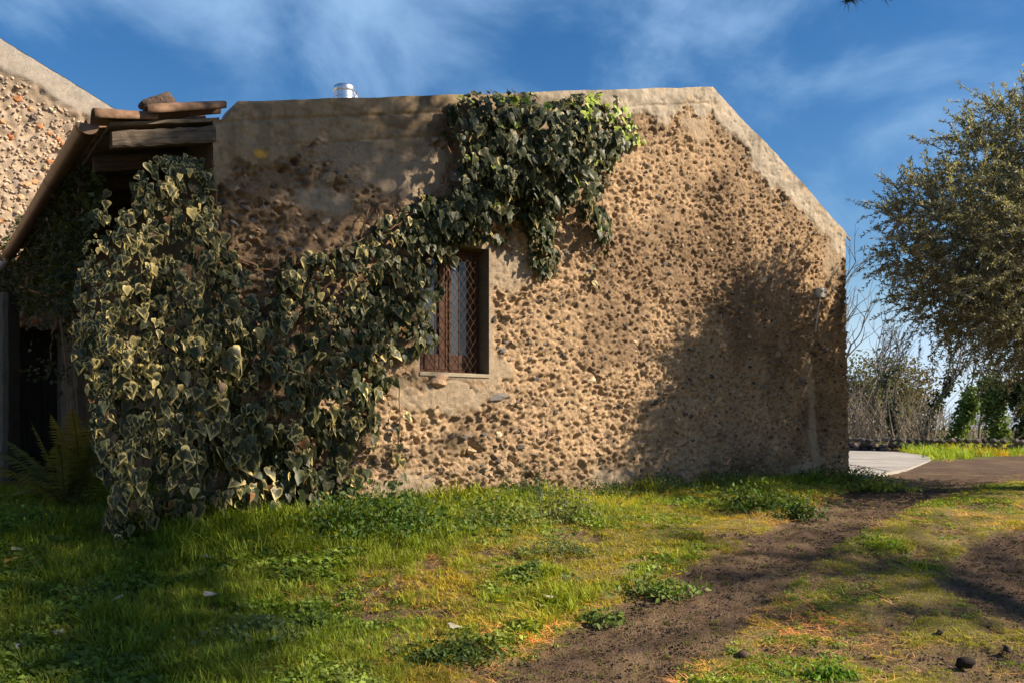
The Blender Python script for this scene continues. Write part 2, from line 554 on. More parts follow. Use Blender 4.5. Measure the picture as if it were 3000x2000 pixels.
def soil_mask(x, y):
    w = 0.10 * (fbm(x * 2.2, y * 2.2, 4, 31) - 0.5) * 2
    d1 = seg_dist(x, y, RUT1)
    wid1 = np.interp(y, [4, 5.5, 7, 9, 12, 20], [0.54, 0.44, 0.36, 0.48, 0.9, 2.0])
    m = 1 - sstep(0.65, 1.25, (d1 + w) / wid1)
    d2 = seg_dist(x, y, RUT2)
    m = np.maximum(m, 1 - sstep(0.6, 1.2, (d2 + w) / np.interp(y, [5, 7, 9, 12], [0.38, 0.36, 0.36, 0.4])))
    m = np.maximum(m, 1 - sstep(0.5, 1.2, (seg_dist(x, y, RUT3) + w) / 0.8))
    for (c, rx, ry) in PATCH:
        q = np.hypot((x - c[0]) / rx, (y - c[1]) / ry) + 2.2 * w
        m = np.maximum(m, (1 - sstep(0.5, 1.3, q)) * 0.9)
    m = np.maximum(m, 0.75 * sstep(0.60, 0.70, fbm(x * 1.9 + 11, y * 1.9, 4, 78)) * sstep(-2.2, -0.6, x) * (1 - sstep(9, 12, y)))
    m = np.clip(m + 0.5 * (fbm(x * 9, y * 9, 3, 77) - 0.5) * (m > 0.02) * (m < 0.98), 0, 1)
    return m


def graded(a, b, step, far, grow=1.12):
    c = list(np.arange(a, b, step)); s = step; v = c[-1]
    while v < far:
        s *= grow; v += s; c.append(v)
    return c


ys = graded(3.2, 14, 0.045, 900)
yb = []; v = 3.2; s = 0.05
while v > -60: s *= 1.25; v -= s; yb.append(v)
ys = np.array(yb[::-1] + ys)
xr = graded(0, 8.2, 0.05, 900)
xs = np.array([-v for v in xr[:0:-1]] + xr)
gx, gy = np.meshgrid(xs, ys)
sm = soil_mask(gx, gy)
near = (1 - sstep(12, 22, gy))
gz = ground_z(gx, gy) - 0.035 * sm * near
gz += near * (0.022 * (fbm(gx * 6, gy * 6, 3, 3) - 0.5) + (0.030 * sm + 0.010) * (fbm(gx * 22, gy * 22, 2, 4) - 0.5))
soil = np.array([0.112, 0.072, 0.048]); straw = np.array([0.26, 0.18, 0.095]); turf = np.array([0.165, 0.140, 0.040]); farg = np.array([0.12, 0.16, 0.035])
n1 = fbm(gx * 3, gy * 3, 4, 41)[..., None]; n2 = fbm(gx * 14, gy * 14, 3, 42)[..., None]
dry = sstep(0.35, 0.7, n1)
cg = turf * (1 - 0.55 * dry) + straw * 0.55 * dry
cs = soil * (0.75 + 0.55 * n2) * (1 - 0.35 * sstep(0.5, 0.75, n1)) + straw * 0.35 * sstep(0.5, 0.75, n1)
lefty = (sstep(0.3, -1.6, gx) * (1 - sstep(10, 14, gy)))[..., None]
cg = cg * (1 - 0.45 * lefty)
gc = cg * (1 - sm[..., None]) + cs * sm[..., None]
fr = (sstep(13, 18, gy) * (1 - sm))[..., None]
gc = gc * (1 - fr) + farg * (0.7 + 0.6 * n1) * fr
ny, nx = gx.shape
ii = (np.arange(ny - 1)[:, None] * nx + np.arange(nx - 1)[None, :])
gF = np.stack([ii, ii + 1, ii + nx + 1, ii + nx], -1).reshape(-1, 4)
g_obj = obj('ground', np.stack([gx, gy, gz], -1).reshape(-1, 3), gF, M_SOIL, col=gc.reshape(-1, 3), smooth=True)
tag(g_obj, kind='structure')

# pale concrete road behind the corner
rp = [G(2440, 1418), G(2560, 1396), G(2660, 1374), G(2720, 1352), G(2738, 1341), G(2690, 1331), G(2600, 1320), G(2480, 1311)]
rp = [np.array([p[0], p[1]]) for p in rp] + [np.array([4.5, 34.0]), np.array([-6, 34.0]), np.array([-6.0, 24.0]), np.array([4.0, 14.5])]
Vr = np.array([[p[0], p[1], 0.02] for p in rp] + [[p[0], p[1], -0.1] for p in rp])
k = len(rp)
cen = np.array([[3.2, 19.0, 0.02]])
Vr = np.concatenate([Vr, cen])
Fr = np.array([[2 * k, i, (i + 1) % k] for i in range(k)])
Fs = np.array([[i, i + k, (i + 1) % k + k, (i + 1) % k] for i in range(k)])
road = obj('road', Vr, [Fr, Fs], M_ROAD)
tag(road, kind='structure')
M_TAR = mat_col('joint_tar', 0.9, 20, 0.2, 40, 0.3, 0.01, 0.2, fixed=(0.13, 0.11, 0.095))
for (a_, b_) in (((4.6, 16.4), (9.6, 17.4)), ((4.4, 20.4), (10.6, 21.6)), ((4.0, 25.5), (11.0, 26.5)), ((6.3, 13.9), (8.2, 27.5))):
    a_ = np.array(a_); b_ = np.array(b_); n_ = np.array([-(b_ - a_)[1], (b_ - a_)[0]]) / np.linalg.norm(b_ - a_) * 0.03
    ok_ = [t_ for t_ in np.linspace(0, 1, 60) if in_poly(np.array([(a_ + (b_ - a_) * t_)[0]]), np.array([(a_ + (b_ - a_) * t_)[1]]), [tuple(p) for p in rp])[0]]
    if len(ok_) < 2: continue
    p_, q_ = a_ + (b_ - a_) * min(ok_), a_ + (b_ - a_) * max(ok_)
    V = np.array([[*(p_ - n_), 0.024], [*(q_ - n_), 0.024], [*(q_ + n_), 0.024], [*(p_ + n_), 0.024]])
    obj('joint', V, np.array([[0, 1, 2, 3]]), M_TAR, road)

# ------------------------------------------------------------------ the barn: rubble gable wall
RIDGE_U, RIDGE_Z = [float(v) for v in wall_uz(2085, 256)]
LE_U, LE_Z = [float(v) for v in wall_uz(670, 301)]
RE_U, RE_Z = WL, float(wall_uz(2473, 682)[1])
SLOPE = (RIDGE_Z - LE_Z) / (RIDGE_U - LE_U)


def roofline(u):
    return np.interp(u, [-1.6, RIDGE_U, RE_U + 1], [RIDGE_Z - SLOPE * (RIDGE_U + 1.6), RIDGE_Z, RE_Z - (RIDGE_Z - RE_Z) / (RE_U - RIDGE_U)])


def top_line(u):
    t = roofline(u) - 0.16 * (1 - sstep(0.10, 0.22, u))
    return t + 0.012 * (fbm(u * 2.5, u * 0, 3, 9) - 0.5) * 2


wu0, wz1 = [float(v) for v in wall_uz(1228, 1088)]
wu1, _z = [float(v) for v in wall_uz(1431, 1098)]
wz1 = 0.5 * (wz1 + _z)
wz2 = float(wall_uz(1437, 733)[1])
W0, W1, WZ0, WZ1 = wu0, wu1, wz1, wz2
barn = thing('stone_barn', 'rubble stone barn with ivy grown gable and small rusty window', 'barn', (P0[0], P0[1], 0))

us = np.arange(0, WL + 1e-6, 0.0135); zs = np.arange(-0.45, 5.2, 0.0135)
us[-1] = WL
for w in (W0, W1): us[np.argmin(abs(us - w))] = w
for w in (WZ0, WZ1): zs[np.argmin(abs(zs - w))] = w
gu, gzv = np.meshgrid(us, zs)
tl = top_line(us)[None, :]
zc = np.minimum(gzv, tl)
dist = tl - zc


def spots(plist, uu, zz2):
    m = np.zeros(uu.shape)
    for (px, py, rx, ry) in plist:
        cu, cz = wall_uz(px, py)
        s_ = FPX / (P0[1] + cu * U[1])
        du = (uu - cu) / (rx / s_ / 0.62); dz = (zz2 - cz) / (ry / s_)
        q = np.hypot(du, dz)
        m = np.maximum(m, 1 - sstep(0.55, 1.15, q + 1.5 * (fbm(uu * 6, zz2 * 6, 5, int(px), 0.6) - 0.5)))
    return m


PLASTER = [(1130, 450, 230, 75), (1190, 520, 130, 60), (950, 590, 70, 45), (760, 430, 60, 30), (1330, 1155, 120, 55), (1450, 1080, 35, 50),
           (2360, 1390, 50, 40), (1190, 1440, 70, 50), (1790, 1405, 65, 32), (2040, 375, 42, 48),
           (2440, 760, 28, 90), (2420, 640, 40, 60), (1490, 800, 50, 70)]
STRIP = wall_uz(np.array([2362, 2368, 2380, 2378, 2390, 2392]), np.array([1060, 1120, 1180, 1260, 1340, 1400]))


def fields(uu, zz2, dst):
    warp = fbm(uu * 3.2, zz2 * 3.2, 4, 60) - 0.5
    th = np.interp(uu, [0, 2.6, 5.5, RIDGE_U, RIDGE_U + 0.05, WL], [0.47, 0.44, 0.32, 0.27, 0.36, 0.44])
    band = 1 - sstep(-0.05, 0.07, dst - th + 0.40 * warp + 0.12 * (fbm(uu * 14, zz2 * 14, 3, 66) - 0.5))
    pl = spots(PLASTER, uu, zz2)
    sd = seg_dist(uu, zz2, list(zip(STRIP[0], STRIP[1])))
    pl = np.maximum(pl, 1 - sstep(0.03, 0.10, sd + 0.15 * warp))
    around = np.maximum(np.maximum(W0 - uu, uu - W1), np.maximum(WZ0 - zz2, zz2 - WZ1))
    win = 1 - sstep(0.0, 0.07, around + 0.16 * warp)
    pl = np.maximum(pl, win)
    return band, pl


def wall_col(uu, zz2, dst, band, pl):
    n_a = fbm(uu * 1.1, zz2 * 1.1, 4, 80); n_b = fbm(uu * 6, zz2 * 6, 4, 81)
    tan = np.array([0.475, 0.322, 0.192]); brown = np.array([0.250, 0.165, 0.100]); grey = np.array([0.365, 0.300, 0.225])
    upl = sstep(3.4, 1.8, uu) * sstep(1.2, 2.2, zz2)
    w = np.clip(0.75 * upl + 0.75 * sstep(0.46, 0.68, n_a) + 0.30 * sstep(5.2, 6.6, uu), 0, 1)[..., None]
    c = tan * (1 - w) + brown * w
    c = c * (0.78 + 0.44 * n_b)[..., None]
    cp = grey * (0.8 + 0.4 * n_a)[..., None]
    warmp = sstep(3.5, 6, uu)[..., None]
    cp = cp * (1 - 0.7 * warmp) + np.array([0.50, 0.385, 0.27]) * 0.7 * warmp
    c = c * (1 - 0.6 * pl[..., None]) + cp * 0.6 * pl[..., None]
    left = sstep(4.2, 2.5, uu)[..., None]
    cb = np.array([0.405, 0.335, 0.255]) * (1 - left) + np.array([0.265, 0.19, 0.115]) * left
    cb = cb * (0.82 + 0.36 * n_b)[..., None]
    ochre = (sstep(0.56, 0.72, fbm(uu * 4, zz2 * 9, 4, 90)) * sstep(0.30, 0.0, dst) * sstep(4, 5.6, uu))[..., None]
    cb = cb * (1 - 0.5 * ochre) + np.array([0.55, 0.33, 0.14]) * 0.5 * ochre
    stain = (sstep(0.55, 0.75, fbm(uu * 1.4, zz2 * 7, 4, 91)))[..., None]
    cb = cb * (1 - 0.34 * stain)
    speck = sstep(0.60, 0.70, fbm(uu * 16, zz2 * 16, 4, 92))[..., None]
    cb = cb * (1 - 0.22 * speck)
    drip = (sstep(0.56, 0.70, fbm(uu * 7, zz2 * 0.9, 3, 93)))[..., None]
    cb = cb * (1 - 0.22 * drip)
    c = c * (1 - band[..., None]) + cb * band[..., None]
    # rising damp and green at the very foot, lichen dots
    damp = (sstep(0.55, 0.1, zz2 + 0.5 * (n_a - 0.5)))[..., None]
    c = c * (1 - 0.25 * damp) + np.array([0.20, 0.165, 0.13]) * 0.25 * damp
    for (px, py, r) in ((1648, 942, .035), (1640, 955, .03), (2290, 768, .035), (2208, 885, .04), (2065, 1380, .05), (1970, 1370, .04), (760, 455, .07), (1985, 1265, .03), (2245, 985, .03)):
        cu, cz = wall_uz(px, py)
        q = (1 - sstep(0.4, 1.1, np.hypot((uu - cu) / r, (zz2 - cz) / r * 1.6) + 0.8 * (n_b - 0.5)))[..., None]
        c = c * (1 - q) + np.array([0.52, 0.28, 0.055]) * q
    return c


band, pl = fields(gu, zc, dist)
smooth_ = np.clip(np.maximum(band, 0.72 * pl), 0, 1)
rough_ = 1 - smooth_
fine = sstep(2.5, 5.5, gu)                         # the right half is roughcast with finer lumps
dd = 0.05 * (fbm(gu * 0.7, zc * 0.7, 3, 11) - 0.5) * 2
wx = gu + 0.05 * (fbm(gu * 9, zc * 9, 2, 16) - 0.5); wz_ = zc + 0.05 * (fbm(gu * 9 + 5, zc * 9, 2, 17) - 0.5)
fa1, fa2, ida = worley(wx * 15.0, wz_ * 19.0, 401)
fb1, fb2, idb = worley(wx * 33.0, wz_ * 38.0, 402)
dens_ = fbm(gu * 2.0, zc * 2.0, 3, 18)
ha_ = sstep(0.02, 0.30, fa2 - fa1) * np.clip(ida * 1.7 - 0.75, 0, 1) * (1 - 0.65 * fine)
hb_ = sstep(0.03, 0.35, fb2 - fb1) * np.clip(idb * 2.1 - 0.85, 0, 1.0) * (0.15 + 0.85 * sstep(0.34, 0.62, dens_))
hi_ = sstep(1.6, 3.0, zc) * sstep(3.0, 4.2, gu)
amp_ = (0.45 + 0.75 * sstep(0.36, 0.60, fbm(gu * 1.1 + 3, zc * 1.1, 4, 19))) * (1 - 0.12 * hi_)
dd += rough_ * amp_ * (0.050 * (fbm(gu * 6, zc * 6, 4, 12) - 0.5) + 0.040 * ha_ + 0.022 * hb_ + 0.030 * (vnoise(gu * 37, zc * 37, 14) - 0.5))
dd += smooth_ * (0.020 * (fbm(gu * 9, zc * 9, 4, 15) - 0.5) + 0.005 * (vnoise(gu * 37, zc * 37, 68) - 0.5))
dd += 0.020 * band + 0.010 * pl * (1 - band)
dd -= 0.012 * band * sstep(0.62, 0.72, fbm(gu * 7, zc * 11, 4, 67)) * sstep(0.05, 0.14, dist)
# board joints cast into the concrete edge on the left slope
for k_, off in enumerate((0.17, 0.30, 0.40)):
    wob = 0.010 * (fbm(us * 1.5, us * 0 + k_, 3, 21) - 0.5) * 2
    gate = sstep(0.35, 0.5, fbm(us * 0.8 + 3 * k_, us * 0 + 5, 2, 22))[None, :] * sstep(5.2, 3.8, us)[None, :]
    q = np.exp(-((roofline(us)[None, :] - zc - off - wob[None, :]) / 0.011) ** 2)
    dd -= band * gate * 0.022 * q
q = np.exp(-((dist - 0.20 - 0.02 * (fbm(us * 4, us * 0, 3, 23) - 0.5)[None, :]) / 0.014) ** 2) * sstep(4.5, 5.2, us)[None, :] * (us < RIDGE_U - 0.05)[None, :]
dd -= 0.016 * band * q * sstep(0.45, 0.55, fbm(gu * 3, zc, 3, 24))
# crack arc under the window
ca, cz_ = wall_uz(np.array([1235, 1262, 1300, 1340, 1370, 1395]), np.array([1140, 1113, 1112, 1112, 1122, 1150]))
dcr = seg_dist(gu, zc, list(zip(ca, cz_)))
dd -= 0.016 * np.exp(-(dcr / 0.012) ** 2)
# pits
rr = np.random.default_rng(5)
NP = 15000
pu = rr.uniform(0, WL, NP); pz = rr.uniform(0, 5, NP)
for a_, b_ in zip(pu, pz):
    i0 = int(np.searchsorted(us, a_)); j0 = int(np.searchsorted(zs, b_))
    if i0 >= len(us) or j0 >= len(zs): continue
    if rough_[j0, i0] < 0.6 or zc[j0, i0] < b_ - 0.05: continue
    r_ = 0.009 + 0.02 * rr.random() ** 2.2; k_ = 5
    sl = (slice(max(j0 - k_, 0), j0 + k_), slice(max(i0 - k_, 0), i0 + k_))
    q = np.exp(-(((gu[sl] - a_) / r_) ** 2 + ((zc[sl] - b_) / r_ / rr.uniform(0.6, 1.0)) ** 2))
    dd[sl] -= rr.uniform(0.015, 0.05) * q * rough_[sl] * (1 - 0.1 * hi_[j0, i0])
# one deep hole, upper left
hu, hz = wall_uz(862, 475)
dd -= 0.12 * np.exp(-(((gu - hu) / 0.035) ** 2 + ((zc - hz) / 0.035) ** 2) ** 2)
# the window edges stay straight
edge = np.maximum(np.maximum(W0 - gu, gu - W1), np.maximum(WZ0 - zc, zc - WZ1))
dd = dd * sstep(0.0, 0.10, edge) + 0.012 * (1 - sstep(0.0, 0.10, edge))
# right arris wanders
uj = gu + 0.035 * sstep(WL - 0.25, WL, gu) * (fbm(gu * 0 + 2, zc * 5, 4, 33) - 0.55) * 2 - 0.03 * sstep(WL - 0.2, WL, gu) * sstep(2.6, 3.6, zc)
uj += 0.05 * sstep(WL - 0.4, WL, gu) * sstep(1.2, 0.0, zc)
Vw = wpt(uj, zc, dd)
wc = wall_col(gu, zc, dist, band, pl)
# stones showing through are darker than the mortar; extra dark cells below paint pit shade
sa = (rough_ * ha_ * (_h(np.floor(ida * 9999), np.floor(ida * 777), 3) < 0.5))[..., None]
sb = (rough_ * (1 - 0.25 * hi_) * np.clip(hb_, 0, 1) * (_h(np.floor(idb * 9999), np.floor(idb * 777), 4) < 0.20 + 0.42 * sstep(2.2, 0.8, zc)))[..., None]
gst = np.array([0.090, 0.066, 0.049]) * (0.7 + 0.8 * idb)[..., None]
wc = wc * (1 - 0.75 * sa) + gst * 0.75 * sa
wc = wc * (1 - 0.8 * sb) + gst * 0.8 * sb
ny, nx = gu.shape
ii = (np.arange(ny - 1)[:, None] * nx + np.arange(nx - 1)[None, :])
Fw = np.stack([ii, ii + 1, ii + nx + 1, ii + nx], -1)
fu = 0.25 * (gu[:-1, :-1] + gu[1:, 1:] + gu[:-1, 1:] + gu[1:, :-1]); fz = 0.25 * (zc[:-1, :-1] + zc[1:, 1:] + zc[:-1, 1:] + zc[1:, :-1])
hgt = np.maximum(zc[1:, :-1] - zc[:-1, :-1], zc[1:, 1:] - zc[:-1, 1:])
keep = (hgt > 1e-5) & ~((fu > W0) & (fu < W1) & (fz > WZ0) & (fz < WZ1))
isb = 0.25 * (band[:-1, :-1] + band[1:, 1:] + band[:-1, 1:] + band[1:, :-1]) > 0.5


def sub_mesh(name, V, F, C, mat, parent, smooth):
    F = F.reshape(-1, 4)
    used = np.unique(F); mp = np.full(len(V), -1); mp[used] = np.arange(len(used))
    return obj(name, V[used], mp[F], mat, parent, C[used], smooth)


Vf = Vw.reshape(-1, 3); Cf = wc.reshape(-1, 3)
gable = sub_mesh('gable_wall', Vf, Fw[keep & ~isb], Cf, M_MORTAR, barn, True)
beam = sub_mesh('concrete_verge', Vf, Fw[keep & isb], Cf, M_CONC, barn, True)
# top of the verge: follows the front edge and runs back 0.3 m
topd = np.array([dd[min(np.searchsorted(zs, t_), ny - 1), i] for i, t_ in enumerate(tl[0])])
topu = np.array([uj[min(np.searchsorted(zs, t_), ny - 1), i] for i, t_ in enumerate(tl[0])])
fr_ = wpt(topu, tl[0], topd); bk = wpt(topu, tl[0] + 0.004, np.full(nx, -0.30)); bk2 = wpt(topu, tl[0] - 0.3, np.full(nx, -0.30))
Vt = np.concatenate([fr_, bk, bk2]); a = np.arange(nx - 1)
Ft = np.concatenate([np.stack([a, a + 1, a + nx + 1, a + nx], -1), np.stack([a + nx, a + nx + 1, a + 2 * nx + 1, a + 2 * nx], -1)])
obj('verge_top', Vt, Ft, M_CONC, barn, np.tile([0.42, 0.35, 0.26], (len(Vt), 1)))

# the other walls of the barn
DEEP = 7.0


def side_wall(name, u_at, ufront, dfront, zfront, sgn):
    nn = 40
    dep = np.concatenate([[0], np.linspace(0.05, DEEP, nn)])
    V = []
    for i, t_ in enumerate(dep):
        if i == 0:
            V.append(wpt(ufront, zfront, dfront))
        else:
            b_ = 0.03 * (fbm(zfront * 6, zfront * 0 + t_ * 6, 3, 51) - 0.5) * 2
            V.append(wpt(u_at + sgn * b_, zfront, -t_ + 0 * zfront))
    V = np.array(V); m_ = len(zfront)
    ii = (np.arange(nn)[:, None] * m_ + np.arange(m_ - 1)[None, :])
    F = np.stack([ii, ii + 1, ii + m_ + 1, ii + m_], -1).reshape(-1, 4)
    if sgn > 0: F = F[:, ::-1]
    c = np.array([0.15, 0.115, 0.08]) * (0.7 + 0.6 * fbm(V[..., 2] * 3, V[..., 1] * 3, 4, 52))[..., None]
    return obj(name, V.reshape(-1, 3), F, M_MORTAR, barn, c.reshape(-1, 3), True)


zr = zs <= float(tl[0, -1])
side_wall('side_wall', WL, uj[zr, -1], dd[zr, -1], zc[zr, -1], 1)
zl_ = zs <= float(tl[0, 0])
side_wall('side_wall', 0.0, uj[zl_, 0], dd[zl_, 0], zc[zl_, 0], -1)
Vb = wpt(np.array([0, WL, WL, RIDGE_U, 0]), np.array([-0.4, -0.4, RE_Z - .1, RIDGE_Z - .1, float(roofline(0)) - .2]), -DEEP)
obj('back_wall', Vb, np.array([[0, 4, 3], [0, 3, 1], [1, 3, 2]]), M_MORTAR, barn, np.tile([0.33, 0.25, 0.17], (5, 1)))

# stones of the rubble
rs = np.random.default_rng(21)
cand = 26000
su = rs.uniform(0.0, WL + 0.01, cand); sz = rs.uniform(0.02, 5.0, cand)
big_ = sstep(4.8, 2.2, su) * 0.75 + 0.35 * sstep(1.6, 0.3, sz) * sstep(6.5, 3, su)
srad = (0.011 + 0.020 * rs.random(cand) ** 2.2) * (1 + 0.75 * np.clip(big_, 0, 1)) * np.where(rs.random(cand) < 0.08, rs.uniform(1.6, 2.3, cand), 1.0)
tls = top_line(su)
bn_, pl_ = fields(su, sz, tls - sz)
clump = fbm(su * 1.7, sz * 1.7, 3, 71)
okm = (sz < tls - 0.12) & (bn_ < 0.3) & (rs.random(cand) > pl_ * 1.1) & (rs.random(cand) < (0.05 + 0.22 * sstep(0.30, 0.60, clump)) * (1 - 0.3 * sstep(1.8, 3.0, sz) * sstep(3.0, 4.2, su)))
okm &= ~((su > W0 - 0.06) & (su < W1 + 0.06) & (sz > WZ0 - 0.06) & (sz < WZ1 + 0.06))
order = np.argsort(-srad)
cells = {}
chosen = []
for i in order:
    if not okm[i]: continue
    ci, cj = int(su[i] / 0.12), int(sz[i] / 0.12); bad = False
    for a_ in (-1, 0, 1):
        for b_ in (-1, 0, 1):
            for j in cells.get((ci + a_, cj + b_), ()):
                if (su[i] - su[j]) ** 2 + (sz[i] - sz[j]) ** 2 < (0.92 * (srad[i] + srad[j]) + 0.004) ** 2:
                    bad = True; break
            if bad: break
        if bad: break
    if bad: continue
    cells.setdefault((ci, cj), []).append(i); chosen.append(i)
chosen = np.array(chosen)


def surf_d(uq, zq):
    i_ = np.clip(np.searchsorted(us, uq), 0, nx - 1); j_ = np.clip(np.searchsorted(zs, zq), 0, ny - 1)
    return dd[j_, i_]


BASALT = [(0.115, 0.095, 0.080), (0.090, 0.078, 0.070), (0.15, 0.115, 0.09), (0.17, 0.15, 0.135), (0.13, 0.085, 0.06)]
TANS = [(0.40, 0.285, 0.175), (0.34, 0.235, 0.145), (0.45, 0.33, 0.21), (0.30, 0.21, 0.135), (0.38, 0.25, 0.16)]
stone_shapes = [rock_shape(ICO2, 100 + k, 1.0, 0.35) for k in range(9)]
small_shapes = [rock_shape(ICO1, 140 + k, 1.0, 0.4) for k in range(9)]
stone_meshes = {}
for ks, (V, F) in enumerate(stone_shapes):
    for kc, c in enumerate(BASALT + TANS):
        stone_meshes[(ks, kc)] = None


def stone_mesh(ks, kc):
    if stone_meshes[(ks, kc)] is None:
        V, F = stone_shapes[ks]
        stone_meshes[(ks, kc)] = mesh_of('stone', V, F, M_STONE, np.array((BASALT + TANS)[kc]), False)
    return stone_meshes[(ks, kc)]


acc = Acc()
n_ind = 0
for i in chosen:
    r_ = srad[i]; dark = rs.random() < 0.5
    sxy = (r_ * rs.uniform(0.95, 1.55), r_ * rs.uniform(0.75, 1.05)); dep = r_ * rs.uniform(0.7, 1.1)
    d0 = float(surf_d(su[i], sz[i])) - dep * rs.uniform(0.35, 0.75) + 0.008
    ang = rs.uniform(-0.7, 0.7)
    e1 = U3 * math.cos(ang) + Z3 * math.sin(ang); e2 = -U3 * math.sin(ang) + Z3 * math.cos(ang)
    pos = wpt(su[i], sz[i], d0)
    if n_ind < 300:
        kc = rs.integers(0, 5) if dark else 5 + rs.integers(0, 5)
        M = Matrix(np.array([[*(np.array([e1[k] * sxy[0], N3[k] * dep, e2[k] * sxy[1]])), pos[k]] for k in range(3)] + [[0, 0, 0, 1]]).tolist())
        o = link('stone', stone_mesh(int(rs.integers(0, 9)), int(kc)), barn)
        o.parent = gable
        o.matrix_parent_inverse = Matrix.Identity(4)
        o.matrix_basis = M
        n_ind += 1
    else:
        V, F = small_shapes[int(rs.integers(0, 9))]
        base = np.array(BASALT[rs.integers(0, 5)] if dark else TANS[rs.integers(0, 5)]) * rs.uniform(0.75, 1.25)
        Vq = pos + V[:, :1] * sxy[0] * e1 + V[:, 1:2] * dep * N3 + V[:, 2:] * sxy[1] * e2
        acc.add(Vq, F[:, ::-1] if np.dot(np.cross(e1, N3), e2) < 0 else F, base)
rub = acc.obj('small_stones', M_STONE, barn, False)
rub.parent = gable; rub.matrix_parent_inverse = Matrix.Identity(4)
rub['kind'] = 'stuff'

# ------------------------------------------------------------------ window: reveals, frame, shutters, panes, wire grille
RD = 0.24
win = thing('window', None, None)
win.location = (0, 0, 0); win.parent = barn; win.matrix_parent_inverse = Matrix.Translation(-Vector(barn.location))


def wbox(name, u0, u1, z0, z1, d0, d1, mat, parent=None, col=None):
    c0 = wpt(u0, z0, d0)
    V, F = box_vf(c0, U3 * (u1 - u0), N3 * (d1 - d0), Z3 * (z1 - z0))
    o = obj(name, V, F, mat, parent, col)
    if len(V): 
        b_ = o.modifiers.new('edge', 'BEVEL'); b_.width = min(0.004, 0.2 * min(abs(u1 - u0), abs(z1 - z0), abs(d1 - d0))); b_.segments = 1
    return o


revc = np.array([0.17, 0.135, 0.09])
ZB = 0.012
for nm, q in (('jamb', [(W1, WZ0, ZB), (W1, WZ0, -RD), (W1 + 0.0, WZ1, -RD), (W1, WZ1, ZB)]),
              ('jamb', [(W0, WZ0, ZB), (W0, WZ1, ZB), (W0, WZ1, -RD), (W0, WZ0, -RD)]),
              ('lintel', [(W0, WZ1, ZB), (W1, WZ1, ZB), (W1, WZ1, -RD), (W0, WZ1, -RD)])):
    V = np.array([wpt(*p) for p in q])
    # subdivide with a little waviness
    nn = 12; s_, t_ = np.meshgrid(np.linspace(0, 1, nn), np.linspace(0, 1, nn))
    Vg = ((1 - s_) * (1 - t_))[..., None] * V[0] + (s_ * (1 - t_))[..., None] * V[1] + (s_ * t_)[..., None] * V[2] + ((1 - s_) * t_)[..., None] * V[3]
    ii = (np.arange(nn - 1)[:, None] * nn + np.arange(nn - 1)[None, :])
    F = np.stack([ii, ii + 1, ii + nn + 1, ii + nn], -1).reshape(-1, 4)
    obj(nm, Vg.reshape(-1, 3), F, M_CONC, win, np.tile(revc * (0.8 if nm == 'lintel' else 1), (nn * nn, 1)), True)
wbox('sill', W0 - 0.005, W1 + 0.005, WZ0 - 0.035, WZ0 + 0.004, -RD, 0.022, M_CONC, win, np.array([0.33, 0.27, 0.195]))
fw = 0.045
wbox('frame', W0, W0 + fw, WZ0 + 0.004, WZ1, -RD, -RD + 0.06, M_FRAME, win)
wbox('frame', W1 - fw, W1, WZ0 + 0.004, WZ1, -RD, -RD + 0.06, M_FRAME, win)
wbox('frame', W0 + fw, W1 - fw, WZ1 - fw, WZ1, -RD, -RD + 0.06, M_FRAME, win)
wbox('frame', W0 + fw, W1 - fw, WZ0 + 0.004, WZ0 + fw, -RD, -RD + 0.06, M_FRAME, win)
ww = W1 - W0
um = W0 + 0.50 * ww
# two casements with a bottom panel each
for k_, (a_, b_) in enumerate(((W0 + fw + 0.002, um - 0.004), (um + 0.004, W1 - fw - 0.002))):
    z0, z1 = WZ0 + fw + 0.002, WZ1 - fw - 0.002
    st = 0.07
    cz0 = z0 + 0.16
    wbox('casement', a_, a_ + st, z0, z1, -RD + 0.012, -RD + 0.050, M_SHUT, win)
    wbox('casement', b_ - st, b_, z0, z1, -RD + 0.012, -RD + 0.050, M_SHUT, win)
    wbox('casement', a_ + st, b_ - st, z1 - 0.06, z1, -RD + 0.012, -RD + 0.048, M_SHUT, win)
    wbox('bottom_panel', a_ + st, b_ - st, z0, cz0, -RD + 0.012, -RD + 0.044, M_SHUT, win)
    wbox('pane', a_ + st - 0.004, b_ - st + 0.004, cz0 - 0.004, z1 - 0.056, -RD + 0.018, -RD + 0.024, M_GLASS, win)
wbox('backing', W0, W1, WZ0, WZ1, -RD - 0.03, -RD - 0.002, M_DOOR, win)
# diamond grille, rusty wire, close behind the outer face
gp = 0.075; gsl = 1.45
zspan = WZ1 - WZ0 - 0.02
GD = -0.10
lines = []
for sgn in (1, -1):
    c0 = -zspan / gsl if sgn > 0 else 0
    start = W0 - (zspan / gsl if sgn > 0 else 0); end = W1 + (0 if sgn > 0 else zspan / gsl)
    x = start
    while x < end:
        p = []
        for t_ in np.linspace(0, 1, 40):
            uu_ = x + sgn * t_ * zspan / gsl; zz_ = WZ0 + 0.01 + t_ * zspan
            if W0 + 0.004 < uu_ < W1 - 0.004: p.append((uu_, zz_))
        if len(p) > 1: lines.append((p[0], p[-1], sgn))
        x += gp
for (a_, b_, sgn) in lines:
    n_ = 7; t_ = np.linspace(0, 1, n_)
    uq = a_[0] + (b_[0] - a_[0]) * t_; zq = a_[1] + (b_[1] - a_[1]) * t_
    V, F = tube(wpt(uq + rs.normal(0, 0.004), zq + rs.normal(0, 0.003, n_), GD + sgn * 0.0045 + 0.010 * np.sin(t_ * 5 + a_[0] * 40)), 0.0024, 4)
    obj('grille_wire', V, F, M_RUST, win)
